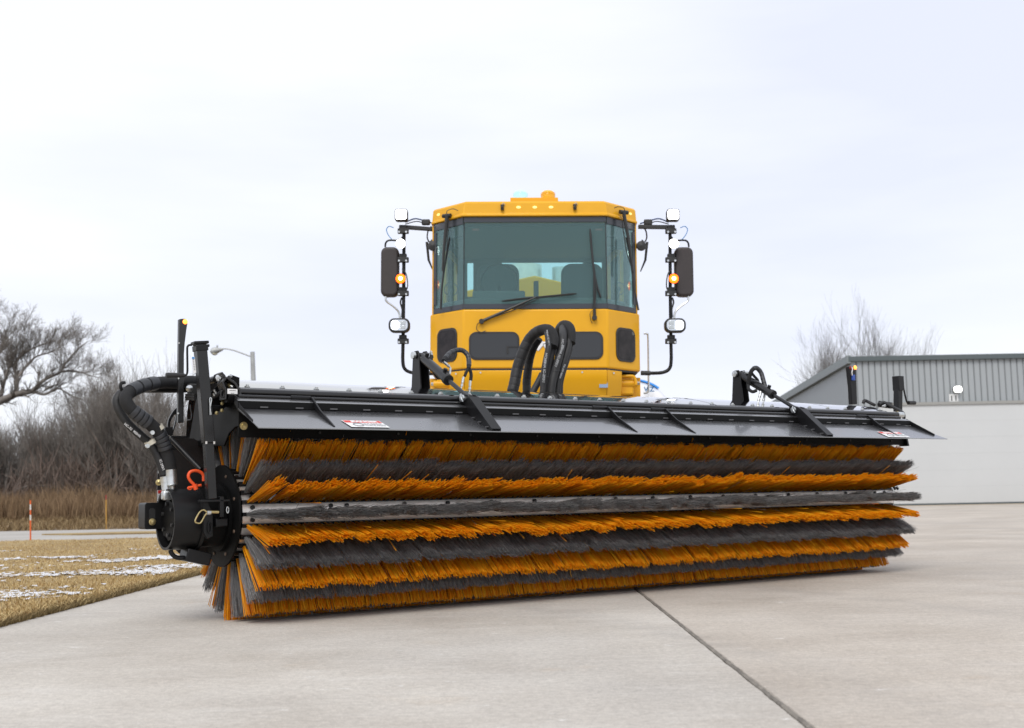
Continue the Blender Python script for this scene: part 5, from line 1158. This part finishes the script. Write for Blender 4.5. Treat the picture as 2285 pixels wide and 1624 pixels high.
MB().prism([(z8(x, y, -.14).x, z8(x, y, -.14).z) for x, y in ((250, 860), (700, 600), (700, 250), (560, 200), (420, 300), (250, 480))], 'y', -.16, -.14).build('corner_plate', BLKM, broom)
# bracket at post foot, bail pin
z7 = lambda x, y, d=-.24: B(312.3 + x / 4.854, 920.2 + y / 4.854, d)
MB().box(z7(800, 955), (.18 * .9, .05, .012)).build('foot_bracket', BLK, broom, bevel=.002)
MB().box(z7(870, 1020), (.022, .05, .11)).build('foot_bracket', BLK, broom, bevel=.002)
MB().prism([(z7(x, y).x, z7(x, y).z) for x, y in ((700, 960), (745, 960), (760, 1010), (800, 1080), (800, 1340), (740, 1370), (700, 1300))], 'y', -.225, -.20).build('foot_bracket', BLKD, broom, bevel=.002)
MB().box(z7(870, 1190, -.2), (.07, .05, .045)).build('pivot_block', BLK, broom, bevel=.006)
MB().cyl(z7(735, 1075, -.26), z7(850, 1078, -.26), .0085, 12).build('bail_pin', GOLD, broom); MB().lathe([(0, .012), (.022, .012)], z7(722, 1085, -.26), (1, 0, 0), 8).build('pin_collar', ZINC, broom)
MB().tube(catmull([z7(725, 1080, -.27), z7(690, 1055, -.27), z7(650, 1075, -.27), z7(610, 1140, -.27), z7(598, 1180, -.27), z7(625, 1198, -.27), z7(660, 1190, -.27), z7(700, 1120, -.27), z7(720, 1095, -.27)], 5), .0042, 8).build('bail_ring', GOLD, broom)
MB().tube([z7(948 + 12 * math.cos(a), 1055 + 34 * math.sin(a), -.26) for a in [2 * math.pi * k / 14 for k in range(14)]], .003, 6, closed=True).build('pin_ring', ZINC, broom)
MB().tube([z7(755 + 18 * math.cos(a), 1245 + 60 * math.sin(a), -.232) for a in [2 * math.pi * k / 18 for k in range(18)]], .0045, 6, closed=True).build('slot_rim', BLK, broom)
# tow loop below
MB().tube(catmull([z7(330, 1490, -.05), z7(345, 1530, -.05), z7(400, 1570, -.05), z7(500, 1572, -.05), z7(560, 1560, -.05)], 5), .013, 10).build('tow_loop', BLK, broom)
MB().box(z7(600, 1560, -.03), (.14, .12, .07), Matrix.Rotation(.25, 3, 'Y')).build('lower_bracket', BLK, broom, bevel=.006)
# right end post, crank and marker
zr = lambda x, y, d=.25: B(1840.5 + x / 7.28, 808.7 + y / 7.28, d)
a = zr(1185, 360); c = zr(1180, 800)
pw = (zr(1260, 500) - zr(1105, 500)).x * .62
MB().beam(c, a, pw * .72, .055, (0, 1, 0)).build('jack_post', BLK, broom, bevel=.004)
MB().box(zr(1187, 340), (pw * .90, .072, .13)).build('jack_collar', BLK, broom, bevel=.004)
MB().tube(catmull([zr(1265, 330), zr(1275, 420), zr(1300, 540), zr(1325, 635), zr(1355, 655)], 5), .008, 8).build('crank_handle', BLK, broom)
MB().cyl(zr(1350, 655), zr(1455, 655), .018, 12).build('crank_grip', RUB, broom)
mr = [zr(x, y, .3) for x, y in ((388, 70), (400, 55), (490, 55), (502, 75), (508, 300), (522, 680), (437, 680), (425, 420))]
MB().prism([(p.x, p.z) for p in mr], 'y', .3, .34).build('marker_light_post', BLK, broom, bevel=.004)
MB().lathe([(0, 0), (0, .018), (.006, .018), (.012, 0)], zr(483, 82, .3), (0, -1, 0), 14).build('amber_marker_lamp', LAMS, broom)
MB().lathe([(0, 0), (0, .018), (.006, .018), (.012, 0)], zr(412, 88, .3), (0, -1, 0), 14).build('red_marker_lamp', mat('unlit_red_lens', (.2, .02, .02), .2), broom)
MB().tube(catmull([zr(435, 70, .29), zr(445, 110, .28), zr(435, 160, .28), zr(440, 210, .28)], 4), .005, 6).build('lamp_wire', ALU, broom)
MB().box(zr(458, 245, .285), (.03, .02, .05)).build('blue_connector', mat('blue_plastic', (.03, .08, .35), .4), broom, bevel=.003)
MB().tube(catmull([zr(620, 660, .1), zr(635, 620, .1), zr(670, 625, .1), zr(760, 670, .05), zr(800, 690, .05)], 5), .014, 8).build('hose', RUB, broom)
MB().cyl(zr(870, 670, .05), zr(1080, 700, -.05), .028, 12).build('lift_cylinder', BLK, broom)
MB().tube(catmull([zr(870, 680, 0), zr(950, 650, 0), zr(1040, 690, -.05), zr(1130, 740, -.1), zr(1230, 790, -.2), zr(1275, 850, -.25), zr(1280, 905, -.27)], 5), .014, 8).build('hose', RUB, broom)
for x, y in ((940, 700), (960, 690), (1195, 785)): MB().cyl(zr(x, y, -.05), zr(x + 10, y + 25, -.05), .012, 8).build('bolt', ZINC, broom)
MB().lathe([(0, 0), (0, .016), (.012, .016), (.014, 0)], zr(1165, 780, -.1), (0, -1, 0), 8).build('bolt', GOLD, broom)
# springs and rings at the right end of the core
for k in range(3): MB().tube([(LX + .0 + k * .035, -.25 + .0 * k, AZ + .085 + .0), (LX + .01 + k * .035, -.26, AZ + .06)], .010, 8).build('ring', ZINC if k == 0 else BLK, broom)
# danger decals on the deflector
def decal(p0, p1, p2, p3):
    up = V(0, -.42, 1).normalized() * .0035
    P4 = [Vector(p) for p in (p0, p1, p2, p3)]
    base = MB().sheet([p + up for p in P4], .0012, (0, -.42, 1)).build('danger_decal', WHT, broom, 0)
    up2 = up + V(0, -.42, 1).normalized() * .0016
    L0, L1, R0, R1 = P4[0], P4[3], P4[1], P4[2]
    hh = .36
    MB().sheet([L0.lerp(R0, .02).lerp(L1, .06) + up2, L0.lerp(R0, .98).lerp(R1, .05) + up2, (R0.lerp(R1, hh)).lerp(L0.lerp(L1, hh), .02) + up2, (L0.lerp(L1, hh)).lerp(R0.lerp(R1, hh), .02) + up2], .0006, (0, -.42, 1)).build('red_header', REDP, base, 0)
    xd = (R0 - L0).normalized(); yd = (L0 - L1).normalized(); up3 = up2 + V(0, -.42, 1).normalized() * .0012
    c = L0.lerp(R0, .54).lerp(L1.lerp(R1, .54), .21) + up3
    h = (L0 - L1).length; text('DANGER', h * .30, WHT, base, frame_m(c, xd, yd), sx=1.25, bold=.0012)
    tri = L0.lerp(R0, .26).lerp(L1.lerp(R1, .26), .21) + up3
    MB().sheet([tri + xd * -.018 - yd * h * .10, tri + xd * .018 - yd * h * .10, tri + yd * h * .11], .0006, (0, -.42, 1)).build('warning_triangle', WHT, base, 0)
    c = L0.lerp(R0, .26).lerp(L1.lerp(R1, .26), .68) + up3
    MB().tube([c + xd * .030 * math.cos(a) + yd * h * .20 * math.sin(a) for a in [2 * math.pi * k / 18 for k in range(18)]], .004, 4, closed=True).build('broom_symbol', GRYP, base)
    for k in range(3):
        c = L0.lerp(R0, .68).lerp(L1.lerp(R1, .68), .52 + .15 * k) + up3
        text(('STAY CLEAR OF', 'ROTATING BROOM', 'WHEN RUNNING')[k], h * .11, GRYP, base, frame_m(c, xd, yd), sx=1.3)
yA, yB = -.535, -.655
def dl(px, y, yp): return V(px, y, plate_z(y))
xa = B(755, 943, yA).x; xb = B(845, 943, yA).x
decal(dl(xa + .015, yA, 0), dl(xb, yA, 0), dl(xb + .015, yB + .02, 0), dl(xa + .03, yB + .02, 0))
xa = B(1955, 965, yA).x; xb = B(2003, 965, yA).x
decal(dl(xa, yA, 0), dl(xb, yA, 0), dl(xb, yB + .01, 0), dl(xa, yB + .01, 0))
# centre hose bundle rising behind the hood
zh = lambda x, y, d: B((1900 + x / 4.06) / 1.793, (1250 + y / 4.06) / 1.793, d)
hose([zh(600, 1300, 1.25), zh(640, 1150, 1.25), zh(690, 900, 1.25), zh(780, 640, 1.22), zh(880, 440, 1.18), zh(1000, 320, 1.10), zh(1130, 275, 1.0), zh(1215, 300, .92), zh(1270, 420, .88), zh(1255, 560, .86)], .043, 'hose_bundle', SLV, wraps=((.02, .62, 9),), ring_gap=.06, wr=1.05, wm=RUB)
hose([zh(840, 1300, 1.35), zh(840, 1100, 1.35), zh(870, 850, 1.33), zh(900, 700, 1.3), zh(960, 540, 1.25), zh(1040, 420, 1.2)], .033, 'hose_bundle', SLV, wraps=((.02, .95, 9),), ring_gap=.06, wr=1.05, wm=RUB)
hose([zh(1165, 300, .95), zh(1185, 420, .88), zh(1190, 560, .85), zh(1165, 700, .85), zh(1125, 900, .85), zh(1110, 1100, .85), zh(1095, 1300, .85)], .0235, 'hose', RUB)
hose([zh(1280, 330, 1.0), zh(1300, 450, .92), zh(1255, 620, .9), zh(1210, 850, .9), zh(1170, 1100, .9), zh(1160, 1300, .9)], .026, 'hose', RUB)
hose([zh(1200, 300, 1.05), zh(1265, 300, 1.0), zh(1300, 400, .95)], .0235, 'hose', RUB)
hose([zh(1090, 1000, .95), zh(1030, 1120, .95), zh(960, 1250, .95), zh(930, 1320, .95)], .026, 'hose', RUB)
hose([zh(1360, 520, 1.25), zh(1350, 360, 1.22), zh(1390, 250, 1.16), zh(1450, 205, 1.08), zh(1520, 230, 1.0), zh(1555, 320, .95), zh(1550, 500, .92)], .040, 'hose_bundle', SLV, wraps=((.02, .5, 4),), ring_gap=.08, wr=1.04, wm=RUB)
hose([zh(1430, 250, 1.05), zh(1425, 380, .92), zh(1400, 560, .88), zh(1340, 800, .86), zh(1285, 1000, .86), zh(1250, 1150, .86), zh(1230, 1310, .86)], .032, 'hose', RUB)
hose([zh(1510, 240, 1.02), zh(1530, 380, .95), zh(1510, 560, .9), zh(1440, 800, .88), zh(1390, 980, .88), zh(1350, 1150, .88), zh(1340, 1310, .88)], .026, 'hose', RUB)
hose([zh(1555, 320, 1.0), zh(1555, 520, .96), zh(1500, 740, .94), zh(1430, 960, .92), zh(1385, 1150, .92), zh(1380, 1310, .92)], .0235, 'hose', RUB)
PRN = mat('worn_white_print', (0.45, 0.46, 0.47), 0.6, var=0.25, scale=80)
for a, b_, up_, s_, sz in (((1165, 620, .81), (1125, 860, .81), 1, 'HC-24', .030), ((1135, 800, .81), (1112, 1080, .81), 1, 'MSHA IC-293/1', .030),
                       ((1425, 450, .82), (1412, 560, .82), 1, 'HC-16', .027), ((1420, 560, .82), (1315, 850, .82), 1, 'MSHA IC-293/1', .030), ((1172, 330, .83), (1200, 500, .83), 1, 'MSHA IC-293/1', .020), ((1465, 820, .85), (1370, 1090, .85), 1, 'TIC-293 MSHA', .020)):
    p, q = zh(*a), zh(*b_); d = (q - p); text(s_, sz, PRN, broom, frame_m(p.lerp(q, .5), d, (1, 0, .15)), bold=.0006)
for (x, y, d) in ((1175, 500, .86), (1420, 480, .9), (1300, 950, .86), (1120, 1050, .86)):
    c = zh(x, y, d); MB().tube([c + V(.036 * math.cos(a), .036 * math.sin(a), .006 * math.cos(a)) for a in [2 * math.pi * k / 18 for k in range(18)]], .0025, 5, closed=True).build('cable_tie', WRAP, broom)
# frame linking the broom to the truck under the hood
MB().box((2.95, 1.9, 0.95), (0.5, 2.3, 0.22)).build('push_frame', BLK, broom, bevel=.01)
MB().box((2.95, 0.60, 0.98), (4.2, 0.14, 0.2)).build('cross_beam', BLK, broom, bevel=.01)
